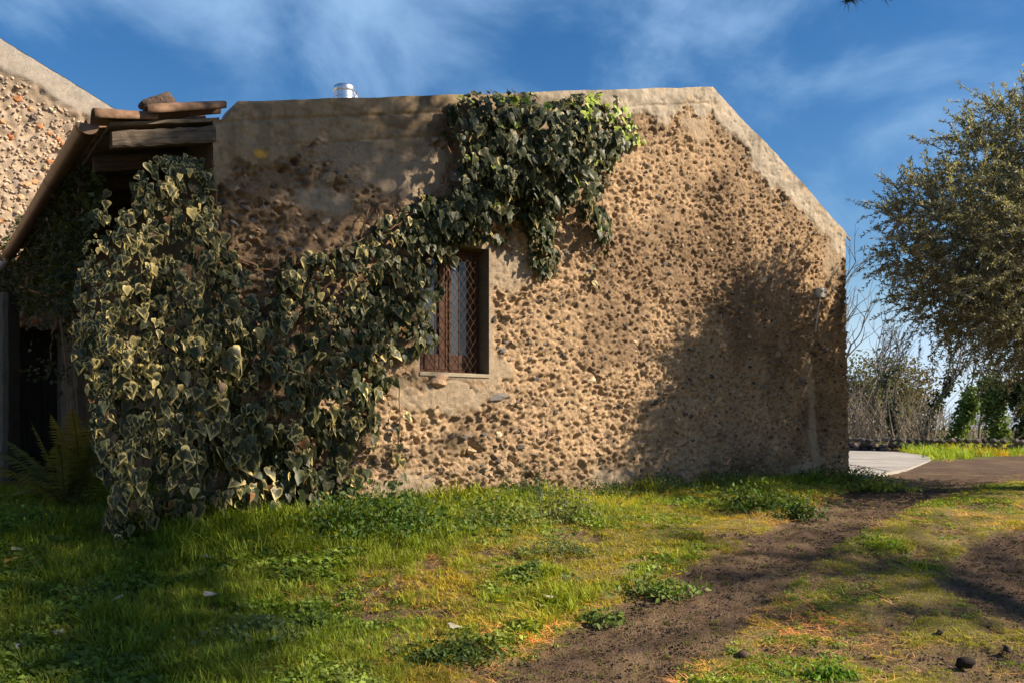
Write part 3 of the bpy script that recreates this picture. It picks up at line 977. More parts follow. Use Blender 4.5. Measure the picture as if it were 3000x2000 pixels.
for (a_, b_) in (((W0 + 0.004, WZ0 + 0.012), (W1 - 0.004, WZ0 + 0.012)), ((W0 + 0.004, WZ1 - 0.012), (W1 - 0.004, WZ1 - 0.012))):
    V, F = tube(np.array([wpt(*a_, GD), wpt(*b_, GD)]), 0.007, 6)
    obj('grille_bar', V, F, M_RUST, win)
for fr in (0.30, 0.64):
    uq = W0 + fr * ww
    V, F = tube(np.array([wpt(uq, WZ0 + 0.012, GD - 0.012), wpt(uq, WZ1 - 0.012, GD - 0.012)]), 0.008, 6)
    obj('grille_bar', V, F, M_RUST, win)
# a strip of board leaning inside the right jamb
wbox('edge_board', W1 - 0.075, W1 - 0.045, WZ0 + 0.006, WZ1 - 0.05, -RD + 0.062, -RD + 0.085, M_FRAME, win)

# small white junction box with its stub of conduit
bu, bz = [float(v) for v in wall_uz(2398, 860)]
jb = wbox('junction_box', bu - 0.075, bu + 0.075, bz - 0.065, bz + 0.065, -0.03, 0.085, M_PLASTIC, barn)
for s_ in (-0.04, 0.03):
    V, F = tube(np.array([wpt(bu + s_, bz + 0.01, 0.084), wpt(bu + s_, bz + 0.01, 0.094)]), 0.012, 8, True)
    obj('plug', V, F, M_GUTTER, jb)
V, F = tube(np.array([wpt(bu - 0.02, bz - 0.05, 0.045), wpt(bu - 0.10, bz - 0.35, 0.05), wpt(bu - 0.11, bz - 0.55, 0.03)]), 0.010, 6)
obj('conduit', V, F, M_PLASTIC, jb)

# ------------------------------------------------------------------ roof: slabs, tiles, eave timber, gutter, flue
def slab(name, u0, u1, zoff, th, d0, d1, mat):
    z0, z1 = float(roofline(u0)) + zoff, float(roofline(u1)) + zoff
    V, F = box_vf(wpt(u0, z0, d0), wpt(u1, z1, d0) - wpt(u0, z0, d0), N3 * (d1 - d0), Z3 * th)
    return obj(name, V, F, mat, barn, np.array([0.30, 0.19, 0.12]))


roof = slab('roof', 0.12, RIDGE_U, -0.24, 0.10, -DEEP - 0.2, -0.302, M_STONE)
slab('roof', RIDGE_U, WL + 0.12, -0.24, 0.10, -DEEP - 0.2, -0.302, M_STONE)
# sheathing boards over the left eave, running along the slope
OV = -0.93
for k_ in range(26):
    d1 = 0.02 - 0.27 * k_; d0 = d1 - 0.262
    if d0 < -DEEP: break
    z0 = float(roofline(OV + 0.07)) - 0.165; z1 = float(roofline(0.10)) - 0.165
    u0 = OV + 0.12; 
    a_ = wpt(u0, float(roofline(u0)) - 0.165, d0); b_ = wpt(0.06, float(roofline(0.06)) - 0.165, d0)
    V, F = rough_box(a_, b_ - a_, N3 * (d1 - d0), Z3 * 0.035, 8, 0.003, k_)
    obj('eave_board', V, F, M_WOODB, barn)
# rafters
for k_ in range(9):
    d1 = 0.05 - 0.80 * k_; d0 = d1 - 0.10
    u0, u1 = OV + 0.13, 0.02 if k_ == 0 else 0.10
    a_ = wpt(u0, float(roofline(u0)) - 0.345, d0); b_ = wpt(u1, float(roofline(u1)) - 0.345, d0)
    V, F = rough_box(a_, b_ - a_, N3 * (d1 - d0), Z3 * 0.135, 16, 0.003, 50 + k_)
    obj('rafter', V, F, M_WOOD, barn)


def barrel_tile(u0, u1, d, lift0, lift1, r0=0.085, r1=0.07, th=0.016, seed=0, yaw=0.0):
    """half round clay tile lying down the slope, wide end at u0"""
    n_ = 6; m_ = 10
    V = []
    r_ = np.random.default_rng(seed)
    for (rad_, rad2) in ((r0, r1), (r0 - th, r1 - th)):
        for i in range(n_ + 1):
            t_ = i / n_; uu_ = u0 + (u1 - u0) * t_; rr_ = rad_ + (rad2 - rad_) * t_
            zz_ = float(roofline(uu_)) - 0.128 + lift0 + (lift1 - lift0) * t_
            for j in range(m_ + 1):
                an = math.pi * j / m_
                V.append(wpt(uu_ + 0.002 * r_.normal(), zz_ + rr_ * math.sin(an) * 1.02 + 0.0012 * r_.normal(), d + yaw * (1 - t_) + rr_ * 1.15 * math.cos(an)))
    V = np.array(V); k1 = (n_ + 1) * (m_ + 1); w_ = m_ + 1
    F = []
    for i in range(n_):
        for j in range(m_):
            a_ = i * w_ + j
            F.append([a_, a_ + 1, a_ + w_ + 1, a_ + w_]); F.append([k1 + a_ + w_, k1 + a_ + w_ + 1, k1 + a_ + 1, k1 + a_])
    for j in range(m_):
        F.append([j + 1, j, k1 + j, k1 + j + 1]); e = n_ * w_
        F.append([e + j, e + j + 1, k1 + e + j + 1, k1 + e + j])
    for i in range(n_):
        a_ = i * w_
        F.append([a_, a_ + w_, k1 + a_ + w_, k1 + a_]); a_ += m_
        F.append([a_ + w_, a_, k1 + a_, k1 + a_ + w_])
    return V, np.array(F)


rt = random.Random(4)
for k_ in range(28):
    d = -0.07 - 0.215 * k_
    j_ = rt.uniform(-0.02, 0.02)
    V, F = barrel_tile(OV + j_, OV + 0.50 + j_, d, 0.0, 0.0, 0.105, 0.082, seed=k_, yaw=0.10 if k_ == 0 else 0)
    obj('roof_tile', V, F, M_TILE, barn, smooth=True)
    lift = 0.05 if k_ == 0 else rt.uniform(0.0, 0.01)
    V, F = barrel_tile(OV + 0.40 + j_, OV + (1.06 if k_ == 0 else 0.95) + j_, d, 0.028, 0.028 + lift, 0.105, 0.082, seed=100 + k_, yaw=0.07 if k_ == 0 else 0)
    obj('roof_tile', V, F, M_TILE, barn, smooth=True)
for k_ in range(6):        # right eave, seen edge-on
    d = -0.10 - 0.215 * k_
    n_ = 8
    V = []
    for uu_ in (WL - 0.20, WL + 0.085):
        zz_ = float(roofline(uu_)) - 0.06
        for j in range(n_ + 1):
            an = math.pi * j / n_
            V.append(wpt(uu_, zz_ + 0.075 * math.sin(an), d + 0.095 * math.cos(an)))
    V = np.array(V); F = np.array([[j, j + 1, n_ + 2 + j, n_ + 1 + j] for j in range(n_)])
    o = obj('roof_tile', V, F, M_TILE, barn, smooth=True)
    sm_ = o.modifiers.new('thick', 'SOLIDIFY'); sm_.thickness = 0.014

# gutter along the left eave
GU, GZ, GR = OV - 0.045, float(roofline(OV)) - 0.185, 0.082
m_ = 14; st = 28; GL = 7.4
V = []
for rad_ in (GR, GR - 0.006):
    for i in range(st + 1):
        t_ = i / st; d = 0.03 - GL * t_
        for j in range(m_ + 1):
            an = math.pi + math.pi * j / m_
            V.append(wpt(GU + rad_ * math.cos(an), GZ - 0.012 * t_ + 0.01 * math.sin(t_ * 7) * 0.4 + rad_ * math.sin(an) + 0.03, d))
V = np.array(V); k1 = (st + 1) * (m_ + 1); w_ = m_ + 1
F = []
for i in range(st):
    for j in range(m_):
        a_ = i * w_ + j
        F.append([a_, a_ + 1, a_ + w_ + 1, a_ + w_]); F.append([k1 + a_ + w_, k1 + a_ + w_ + 1, k1 + a_ + 1, k1 + a_])
    a_ = i * w_
    F.append([a_, a_ + w_, k1 + a_ + w_, k1 + a_]); a_ += m_; F.append([a_ + w_, a_, k1 + a_, k1 + a_ + w_])
gut = obj('gutter', V, np.array(F), M_GUTTER, barn, smooth=True)


def gchild(name, V, F, mat, smooth=True):
    o = obj(name, V, F, mat, None, smooth=smooth); o.parent = gut
    return o


ang = np.linspace(math.pi, 2 * math.pi, 15)
for dcap in (0.032, 0.030 - GL):
    ring = wpt(GU + GR * np.cos(ang), GZ + 0.03 + GR * np.sin(ang), dcap)
    ring2 = wpt(GU + GR * np.cos(ang), GZ + 0.03 + GR * np.sin(ang), dcap + 0.006)
    V = np.concatenate([ring, ring2, [wpt(GU, GZ + 0.03, dcap), wpt(GU, GZ + 0.03, dcap + 0.008)]])
    F3 = [[30, j + 1, j] for j in range(14)] + [[31, 15 + j, 16 + j] for j in range(14)]
    F4 = [[j, j + 1, 16 + j, 15 + j] for j in range(14)]
    gchild('end_cap', V, [np.array(F4), np.array(F3)], M_GUTTER, False)
for dj in (-0.02, -1.9, -4.3, -6.4):
    R2 = GR + 0.006
    V = np.concatenate([wpt(GU + R2 * np.cos(ang), GZ + 0.028 + R2 * np.sin(ang), dj), wpt(GU + R2 * np.cos(ang), GZ + 0.028 + R2 * np.sin(ang), dj - 0.035)])
    gchild('joint_band', V, np.array([[j, j + 1, 16 + j, 15 + j] for j in range(14)]), M_GUTTER)
pA = wpt(GU, GZ - 0.04, -6.3)
dp = np.array([pA, pA + np.array([-0.12, 0, -0.12]), pA - U3 * 0.55 + np.array([0, 0, -0.42]), pA - U3 * 1.2 + np.array([0, 0, -0.85])])
V, F = tube(dp, 0.055, 10)
gchild('downpipe', V, F, M_PIPE)

# flue
fY = 9.9
fb = px_at(1009, 285, fY)
frr = 0.5 * 60 / FPX * fY
flue = thing('flue_pipe', None, None)
flue.location = (0, 0, 0); flue.parent = barn; flue.matrix_parent_inverse = Matrix.Translation(-Vector(barn.location))
zt = EYE + (HOR - 254) / FPX * fY
V, F = tube(np.array([[fb[0], fY, 3.3], [fb[0], fY, zt - 0.06]]), frr, 28)
obj('pipe', V, F, M_STEEL, flue, smooth=True)
V, F = tube(np.array([[fb[0], fY, zt - 0.075], [fb[0], fY, zt - 0.07], [fb[0], fY, zt - 0.012], [fb[0], fY, zt]]), np.array([frr, frr + 0.005, frr + 0.005, frr * 0.93]), 28, True)
obj('cap', V, F, M_STEEL, flue, smooth=True)
V, F = tube(np.array([[fb[0], fY, zt - 0.135], [fb[0], fY, zt - 0.125]]), frr + 0.004, 28)
obj('seam', V, F, M_STEEL, flue, smooth=True)
V, F = tube(np.array([[fb[0] + frr + 0.012, fY + 0.05, zt - 0.30], [fb[0] + frr + 0.012, fY + 0.05, zt - 0.05]]), 0.022, 8, True)
obj('bracket', V, F, M_STEEL, flue, smooth=True)

# rock lying on the eave tiles
V, F = ICO3
V = V.copy()
V *= np.array([1.0, 0.62, 0.46])
V[:, 2] *= 1 + 0.40 * np.exp(-((V[:, 0] - 0.45) / 0.35) ** 2) - 0.25 * np.exp(-((V[:, 0] + 0.75) / 0.35) ** 2)
V = V * (1 + 0.22 * (fbm(V[:, 0] * 3 + V[:, 2] * 2, V[:, 1] * 3 + V[:, 2], 4, 7) - 0.5) * 2)[:, None]
V[:, 2] = np.maximum(V[:, 2], -0.36)
ru = float(wall_uz(480, 310)[0])
rpos = wpt(ru, float(roofline(ru)) - 0.128 + 0.105 + 0.022, -0.17)
Vr = rpos + (V[:, :1] * 0.165) * nrmz(U3 + np.array([0, 0, SLOPE])) + V[:, 1:2] * 0.165 * (-N3) + (V[:, 2:] * 0.165 + 0.055) * Z3
tag(obj('rock', Vr, F, M_ROCK, smooth=True), 'brown lava rock weighing down the clay tiles at the eave', 'rock')

# ------------------------------------------------------------------ the neighbouring house at the left
Q0 = P0 + (-NRM) * 7.05                          # its gable stands at the far end of the barn's left side
house = thing('stone_house', 'pale pebble rendered stone house behind the gutter at left', 'house', (Q0[0], Q0[1], 0))
ha = wall_uz(np.array([0.0, 350.0]), np.array([115.0, 330.0]), 0, Q0)
hsl = (ha[1][1] - ha[1][0]) / (ha[0][1] - ha[0][0])


def h_top(u):
    return ha[1][0] + hsl * (u - ha[0][0])


hus = np.arange(-7.0, 1.2, 0.03); hzs = np.arange(-0.3, 8.4, 0.03)
DU0, DU1, DZ = -1.62, -0.22, 2.25
for w in (DU0, DU1): hus[np.argmin(abs(hus - w))] = w
hzs[np.argmin(abs(hzs - DZ))] = DZ
hu_, hz_ = np.meshgrid(hus, hzs)
htl = (h_top(hus) + 0.02 * (fbm(hus * 3, hus * 0, 3, 8) - 0.5))[None, :]
htl = np.minimum(htl, 8.3)
hzc = np.minimum(hz_, htl); hd_ = htl - hzc
hw = fbm(hu_ * 3, hzc * 3, 4, 61) - 0.5
hband = 1 - sstep(-0.03, 0.06, hd_ - 0.34 + 0.35 * hw)
hdd = (1 - hband) * (0.07 * (fbm(hu_ * 6, hzc * 6, 3, 62) - 0.5) + 0.06 * (vnoise(hu_ * 14, hzc * 14, 63) - 0.5)) + 0.03 * hband + 0.01 * (fbm(hu_ * 8, hzc * 8, 3, 64) - 0.5)
he = np.maximum(np.maximum(DU0 - hu_, hu_ - DU1), hzc - DZ)
hdd = hdd * sstep(0, 0.12, he)
hn = fbm(hu_ * 5, hzc * 5, 4, 65)[..., None]
hc = np.array([0.46, 0.35, 0.25]) * (0.75 + 0.5 * hn)
hbw = (hband * (0.7 + 0.3 * sstep(0.2, 0.0, hd_)))[..., None]
hc = hc * (1 - hbw) + np.array([0.42, 0.375, 0.32]) * (0.85 + 0.3 * hn) * hbw
mid = (sstep(0.34, 0.46, hd_) * sstep(0.8, 0.5, hd_))[..., None]
hc = hc * (1 - 0.35 * mid)
ny2, nx2 = hu_.shape
ii = (np.arange(ny2 - 1)[:, None] * nx2 + np.arange(nx2 - 1)[None, :])
Fh = np.stack([ii, ii + 1, ii + nx2 + 1, ii + nx2], -1)
kp = (np.maximum(hzc[1:, :-1] - hzc[:-1, :-1], hzc[1:, 1:] - hzc[:-1, 1:]) > 1e-5)
mu = 0.5 * (hu_[:-1, :-1] + hu_[:-1, 1:]); mz = 0.5 * (hzc[:-1, :-1] + hzc[1:, :-1])
kp &= ~((mu > DU0) & (mu < DU1) & (mz < DZ))
hwall = sub_mesh('gable_wall', wpt(hu_, hzc, hdd, Q0).reshape(-1, 3), Fh[kp], hc.reshape(-1, 3), M_MORTAR, house, True)
# roof edge and body behind
fr_ = wpt(hus, htl[0] + 0.002, 0.035, Q0); bk = wpt(hus, htl[0] + 0.004, -6.0, Q0)
a = np.arange(nx2 - 1)
obj('roof', np.concatenate([fr_, bk]), np.stack([a, a + 1, a + nx2 + 1, a + nx2], -1), M_CONC, house, np.tile([0.40, 0.35, 0.29], (2 * nx2, 1)))
V = np.array([wpt(1.17, -0.3, 0, Q0), wpt(1.17, -0.3, -6, Q0), wpt(1.17, float(h_top(1.17)), -6, Q0), wpt(1.17, float(h_top(1.17)), 0, Q0)])
obj('side_wall', V, np.array([[0, 1, 2, 3]]), M_MORTAR, house, np.tile([0.4, 0.32, 0.24], (4, 1)))
# pebbles and brick fragments in its render
r2 = np.random.default_rng(77)
acc = Acc(); cnt = 0
HC = [(0.41, 0.305, 0.22), (0.36, 0.27, 0.195), (0.44, 0.33, 0.22), (0.15, 0.12, 0.10), (0.34, 0.26, 0.19)]
brick_m = [mesh_of('brick_fragment', *rock_shape(ICO1, 300 + k, 1, 0.3), M_STONE, np.array(c)) for k, c in enumerate(((0.55, 0.24, 0.11), (0.60, 0.31, 0.15), (0.52, 0.20, 0.09), (0.62, 0.40, 0.22)))]
peb_m = [mesh_of('pebble', *rock_shape(ICO1, 320 + k, 1, 0.3), M_STONE, np.array(c)) for k, c in enumerate(HC)]
for k in range(3600):
    uq = r2.uniform(-2.6, 1.0); zq = r2.uniform(2.2, 6.4)
    if zq > h_top(uq) - 0.42 - 0.15 * r2.random(): continue
    big2 = r2.random() < 0.07
    r_ = r2.uniform(0.04, 0.07) if big2 else r2.uniform(0.014, 0.034)
    ang = r2.uniform(-1, 1)
    e1 = U3 * math.cos(ang) + Z3 * math.sin(ang); e2 = -U3 * math.sin(ang) + Z3 * math.cos(ang)
    sx_, sz_, dp_ = r_ * r2.uniform(1, 1.4), r_ * r2.uniform(0.7, 1), r_ * 0.8
    jd = hdd[min(int((zq + 0.3) / 0.03), ny2 - 1), min(int((uq + 7) / 0.03), nx2 - 1)]
    pos = wpt(uq, zq, float(jd) - 0.4 * dp_ + 0.012, Q0)
    if big2:
        o = link('brick_fragment' if k % 3 else 'pebble', (brick_m[int(r2.integers(0, 4))] if k % 3 else peb_m[int(r2.integers(0, 5))]), None)
        o.parent = hwall
        o.matrix_basis = Matrix(np.array([[e1[q] * sx_, N3[q] * dp_, e2[q] * sz_, pos[q]] for q in range(3)] + [[0, 0, 0, 1]]).tolist())
    else:
        V, F = small_shapes[int(r2.integers(0, 9))]
        acc.add(pos + V[:, :1] * sx_ * e1 + V[:, 1:2] * dp_ * N3 + V[:, 2:] * sz_ * e2, F, np.array(HC[int(r2.integers(0, 5))]) * r2.uniform(0.8, 1.2))
o = acc.obj('small_pebbles', M_STONE, None, True); o.parent = hwall; o['kind'] = 'stuff'
# dark plank door set deep in the opening below
door = thing('door', None, None); door.location = (0, 0, 0); door.parent = house; door.matrix_parent_inverse = Matrix.Translation(-Vector(house.location))
nb = 7
for k in range(nb):
    a_ = DU0 + (DU1 - DU0) * k / nb; b_ = DU0 + (DU1 - DU0) * (k + 1) / nb - 0.008
    V, F = rough_box(wpt(a_, 0.02, -0.45, Q0), Z3 * (DZ - 0.04), U3 * (b_ - a_), N3 * 0.04, 6, 0.002, 400 + k)
    obj('plank', V, F, M_DOOR, door)
V, F = box_vf(wpt(DU0 - 0.1, -0.2, -0.52, Q0), U3 * (DU1 - DU0 + 0.2), N3 * 0.05, Z3 * (DZ + 0.4))
obj('backing', V, F, M_DOOR, door)
for z_ in (0.35, 1.7):
    V, F = rough_box(wpt(DU0 + 0.03, z_, -0.40, Q0), U3 * (DU1 - DU0 - 0.06), Z3 * 0.12, N3 * 0.03, 6, 0.002, 420)
    obj('rail', V, F, M_DOOR, door)
for (q0, e) in ((wpt(DU0, -0.2, 0, Q0), Z3 * (DZ + 0.2)), (wpt(DU1, -0.2, 0, Q0), Z3 * (DZ + 0.2)), (wpt(DU0, DZ, 0, Q0), U3 * (DU1 - DU0))):
    V = np.array([q0, q0 + e, q0 + e - N3 * 0.5, q0 - N3 * 0.5])
    obj('door_reveal', V, np.array([[0, 1, 2, 3]]), M_CONC, house, np.tile([0.2, 0.16, 0.12], (4, 1)))
# plastered pillar under the far end of the gutter
pp = px_at(20, 1300, 11.9)
pillar = thing('plaster_pillar', 'grey plastered pillar half hidden by vine at left edge', 'pillar', (pp[0] - 0.05, 11.9, 0.0))
V, F = rough_box([pp[0] - 0.32, 11.75, -0.2], Z3 * 2.75, [0.40, 0, 0], [0, 0.36, 0], 20, 0.005, 9)
obj('shaft', V, F, M_CONC, pillar, np.tile([0.15, 0.125, 0.095], (len(V), 1)))
V, F = rough_box([pp[0] - 0.36, 11.71, -0.2], Z3 * 0.38, [0.48, 0, 0], [0, 0.44, 0], 4, 0.006, 10)
obj('plinth', V, F, M_CONC, pillar, np.tile([0.12, 0.10, 0.08], (len(V), 1)))

# ------------------------------------------------------------------ leaves
def ivy_leaf(seed, cream, green, lobes=0.5):
    """heart shaped ivy leaf: petiole at the origin, tip towards -y, face towards +z; unit length"""
    r = np.random.default_rng(seed)
    half = np.array([(0.0, 0.01), (0.13, 0.11), (0.31, 0.11), (0.45, -0.01), (0.47, -0.18), (0.36, -0.36), (0.27, -0.58), (0.12, -0.84), (0.0, -1.08)])
    half[3:5, 0] *= 1 + 0.25 * (lobes - 0.5); half[5, 0] *= 1 - 0.3 * (lobes - 0.5)
    R = half.copy(); R[1:-1] += r.normal(0, 0.025, (7, 2))
    Lf = half[1:-1][::-1].copy(); Lf[:, 0] *= -1; Lf += r.normal(0, 0.025, Lf.shape)
    out = np.concatenate([R, Lf]); n = len(out)
    c = np.array([0, -0.38])
    rings = [c + (out - c) * 0.42, c + (out - c) * r.uniform(0.68, 0.76), c + (out - c) * r.uniform(0.80, 0.86), out]
    P = np.concatenate([[c]] + rings)
    cup = r.uniform(-0.35, 0.9)
    z = -0.20 * cup * (P[:, 0] ** 2) * 2.2 - 0.30 * r.uniform(-0.4, 1) * np.clip(-P[:, 1] - 0.45, 0, 1) ** 2 - 0.12 * cup * abs(P[:, 0]) + 0.03 * np.sin(P[:, 0] * 9 + seed) * (np.hypot(P[:, 0], P[:, 1] + 0.38) > 0.3)
    V = np.column_stack([P, z])
    F = [[0, 1 + j, 1 + (j + 1) % n] for j in range(n)]
    for k in range(3):
        a_, b_ = 1 + k * n, 1 + (k + 1) * n
        for j in range(n):
            j2 = (j + 1) % n
            F += [[a_ + j, b_ + j, b_ + j2], [a_ + j, b_ + j2, a_ + j2]]
    F = np.array(F)[:, ::-1] if np.cross(V[1] - V[0], V[2] - V[0])[2] < 0 else np.array(F)
    g1 = np.array(green) * r.uniform(0.8, 1.25); g2 = g1 * np.array([1.6, 1.5, 1.7]); cr_ = np.array([0.72, 0.56, 0.21]) * r.uniform(0.75, 1.1)
    fj = np.clip(0.55 + 0.65 * np.sin(np.arange(n) * r.uniform(0.5, 1.3) + r.uniform(0, 6)) + r.normal(0, 0.2, n), 0.05, 1)
    C = np.zeros((len(V), 3))
    for i in range(len(V)):
        ring = 0 if i == 0 else 1 + (i - 1) // n
        base = g1 if ring <= 1 else g1 * 0.55 + g2 * 0.45
        base = base * r.uniform(0.8, 1.2)
        f_ = fj[(i - 1) % n]
        w = cream * {0: 0.0, 1: 0.0, 2: 0.8 if f_ > 0.85 else 0.0, 3: 0.2 + 0.8 * f_, 4: 0.5 + 0.6 * f_}[ring] * r.uniform(0.75, 1.0)
        if cream > 1.2: w = {0: .5, 1: .6, 2: .9, 3: 1, 4: 1}[ring]
        C[i] = base * (1 - min(w, 1)) + cr_ * min(w, 1)
    return V, F, C


GRN = (0.046, 0.046, 0.018)
VAR_LEAF = [ivy_leaf(500 + k * 7, [1.0, 0.85, 0.45, 0.12, 1.0, 0.05, 0.75, 1.1, 0.0, 0.3, 1.3, 0.0][k], GRN, random.random()) for k in range(12)]
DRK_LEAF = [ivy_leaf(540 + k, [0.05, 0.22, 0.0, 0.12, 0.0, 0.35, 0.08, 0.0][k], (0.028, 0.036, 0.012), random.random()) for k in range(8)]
YNG_LEAF = [ivy_leaf(560 + k, 0.15, (0.20, 0.26, 0.03), random.random()) for k in range(3)]
ALL_LEAF = VAR_LEAF + DRK_LEAF + YNG_LEAF + [ivy_leaf(590, 0.0, (0.16, 0.085, 0.035), 0.5)]
LEAF_ME = {}


def leaf_mesh(k):
    if k not in LEAF_ME:
        V, F, C = ALL_LEAF[k]
        LEAF_ME[k] = mesh_of('leaf', V, F, M_IVY, C, True)
    return LEAF_ME[k]


def leaf_frames(pos, nout, r, tip_sd=0.42, up=(-0.15, 0.55), side=0.62):
    n = len(pos)
    nn = nout + Z3 * r.uniform(up[0], up[1], (n, 1)) + U3 * r.normal(0, side, (n, 1))
    nn = nrmz(nn)
    tip = np.array([0, 0, -1.0]) + U3 * r.normal(0, tip_sd, (n, 1)) + N3 * r.normal(0.15, 0.25, (n, 1))
    tip = tip - (tip * nn).sum(1, keepdims=True) * nn
    tip = nrmz(tip)
    y = -tip; x = nrmz(np.cross(y, nn))
    return x, y, nn


def put_leaves(parent, pos, nout, size, kind, r, front, n_ind=300, name='foliage', **kw):
    """the 300 largest in front become leaves of their own, the rest one mass"""
    x, y, nn = leaf_frames(pos, nout, r, **kw)
    score = size * (1 + 0.8 * front) + r.random(len(size)) * 0.02
    ind = set(np.argsort(-score)[:n_ind].tolist())
    acc = Acc()
    for i in range(len(pos)):
        s_ = size[i]
        if i in ind:
            M = np.eye(4); M[:3, 0] = x[i] * s_; M[:3, 1] = y[i] * s_; M[:3, 2] = nn[i] * s_; M[:3, 3] = pos[i]
            o = link('leaf', leaf_mesh(int(kind[i])), parent)
            o.matrix_basis = Matrix(M.tolist())
        else:
            V, F, C = ALL_LEAF[int(kind[i])]
            acc.add(pos[i] + s_ * (V[:, :1] * x[i] + V[:, 1:2] * y[i] + V[:, 2:] * nn[i]), F, C)
    o = acc.obj(name, M_IVY, parent, True); o['kind'] = 'stuff'


def stems_px(parent, lists, r, rad=(0.006, 0.016), d=0.05, n_side=0):
    """woody ivy stems following photo waypoints on the wall"""
    for wp in lists:
        wp = np.array(wp, float)
        t = np.linspace(0, len(wp) - 1, 6 * (len(wp) - 1) + 1)
        px = np.interp(t, np.arange(len(wp)), wp[:, 0]); py = np.interp(t, np.arange(len(wp)), wp[:, 1])
        px += np.cumsum(r.normal(0, 2.2, len(t))); py += r.normal(0, 2, len(t))
        u, z = wall_uz(px, py, d)
        dq = d + 0.03 * np.sin(np.arange(len(t)) * 0.9 + r.uniform(0, 6))
        R = r.uniform(*rad)
        V, F = tube(wpt(u, z, dq), np.linspace(R, R * 0.45, len(t)), 6)
        obj('stem', V, F, M_VINE, parent, smooth=True)


# ----- variegated ivy over the left corner
IV1 = [(445, 470), (520, 455), (600, 462), (630, 560), (645, 650), (668, 730), (720, 790), (790, 800), (845, 765), (905, 735), (1000, 722), (1085, 700), (1140, 650),
       (1210, 600), (1290, 560), (1340, 590), (1330, 720), (1300, 760), (1292, 830), (1285, 900), (1255, 1015), (1205, 1030), (1150, 1065), (1120, 1180), (1100, 1300), (1075, 1420), (1030, 1450),
       (960, 1490), (900, 1530), (780, 1510), (700, 1530), (600, 1545), (480, 1535), (390, 1570), (320, 1530), (318, 1440), (290, 1320), (262, 1200), (238, 1080), (240, 900), (248, 760), (270, 650),
       (320, 600), (385, 610), (400, 530)]
rI = np.random.default_rng(31)
ivy1 = thing('variegated_ivy', 'cream edged variegated ivy smothering the left corner of the barn', 'ivy', (P0[0] + 0.1, P0[1] - 0.3, 0))


def sample_poly(poly, n, r, dens=None):
    p = np.array(poly); lo = p.min(0); hi = p.max(0)
    out = []
    while sum(len(o) for o in out) < n:
        q = r.uniform(lo, hi, (n * 2, 2))
        m = in_poly(q[:, 0], q[:, 1], poly)
        if dens is not None: m &= r.random(len(q)) < dens(q[:, 0], q[:, 1])
        out.append(q[m])
    return np.concatenate(out)[:n]


def poly_edge(px, py, poly):
    return seg_dist(px, py, poly + [poly[0]])


def dens1(px, py):
    h = 0.6 * fbm(px / 42, py / 120, 3, 201) + 0.4 * fbm(px / 30, py / 30, 2, 207)
    hole = 1.0 - 0.9 * np.exp(-(((px - 880) / 55) ** 2 + ((py - 960) / 75) ** 2)) - 0.75 * np.exp(-(((px - 770) / 60) ** 2 + ((py - 830) / 60) ** 2)) - 0.6 * np.exp(-(((px - 640) / 80) ** 2 + ((py - 1520) / 22) ** 2))
    return np.clip(hole, 0.03, 1) * (0.16 + 0.95 * sstep(0.33, 0.55, h))


NI = 5900
q = sample_poly(IV1, NI, rI, dens1)
q[:, 0] += 60 * (fbm(q[:, 0] / 50, q[:, 1] / 50, 2, 208) - 0.5) + rI.normal(0, 6, NI); q[:, 1] += 70 * (fbm(q[:, 0] / 40, q[:, 1] / 40, 2, 209) - 0.5)
ed = poly_edge(q[:, 0], q[:, 1], IV1)
lump = 0.5 * fbm(q[:, 0] / 60, q[:, 1] / 170, 3, 202) + 0.5 * fbm(q[:, 0] / 38, q[:, 1] / 50, 2, 206)
thick = np.interp(q[:, 0], [240, 420, 700, 1000, 1300], [0.34, 0.36, 0.30, 0.22, 0.16]) * np.interp(q[:, 1], [450, 700, 1300, 1550], [0.6, 0.9, 1.05, 0.8])
dome = np.clip(ed / 70, 0, 1) ** 0.6
layer = rI.choice([1.0, 0.72, 0.45, 0.2], NI, p=[0.50, 0.25, 0.15, 0.10])
d_ = (0.06 + thick * dome * (1.0 + 2.6 * (lump - 0.5))) * layer + rI.normal(0, 0.02, NI)
d_ = np.maximum(d_, 0.035)
u_, z_ = wall_uz(q[:, 0], q[:, 1], 0.25)
# re-project each on its own depth so the outline stays where it is
uz = [wall_uz(a_, b_, c_) for a_, b_, c_ in zip(q[:, 0], q[:, 1], d_)]
u_ = np.array([v[0] for v in uz]); z_ = np.array([v[1] for v in uz])
# around the corner the mass folds back
fold = sstep(0.0, -1.15, u_)
pos = wpt(u_, z_, d_ - 0.22 * fold * (1 - layer))
pos[:, 2] = np.maximum(pos[:, 2], ground_z(pos[:, 0], pos[:, 1]) + 0.06)
edge_dir = nrmz(np.stack([lump - 0.5, lump * 0], -1))
nout = nrmz(N3 + (-U3) * (0.9 * fold)[:, None] + U3 * (2.2 * (fbm(q[:, 0] / 60, q[:, 1] / 60, 2, 203) - 0.5))[:, None] * 0.6)
size = rI.choice([0.05, 0.07, 0.092, 0.122], NI, p=[.30, .32, .25, .13]) * rI.uniform(0.85, 1.15, NI) * np.interp(q[:, 1], [450, 900, 1300, 1550], [0.80, 0.95, 1.08, 1.1]) * np.interp(q[:, 0], [240, 420, 700], [0.72, 0.9, 1.0])
var_amt = np.clip(np.interp(q[:, 0], [240, 600, 1000, 1300], [0.95, 0.85, 0.6, 0.3]) + 0.5 * (fbm(q[:, 0] / 120, q[:, 1] / 120, 2, 204) - 0.5), 0, 1)
kind = np.where(rI.random(NI) < var_amt, rI.integers(0, 12, NI), 12 + rI.integers(0, 8, NI))
cre = (rI.random(NI) < 0.75 * sstep(760, 420, q[:, 0]) * sstep(1500, 1100, q[:, 1]))
kind = np.where(cre, rI.choice([0, 1, 4, 7, 10, 6, 0, 7], NI), kind)
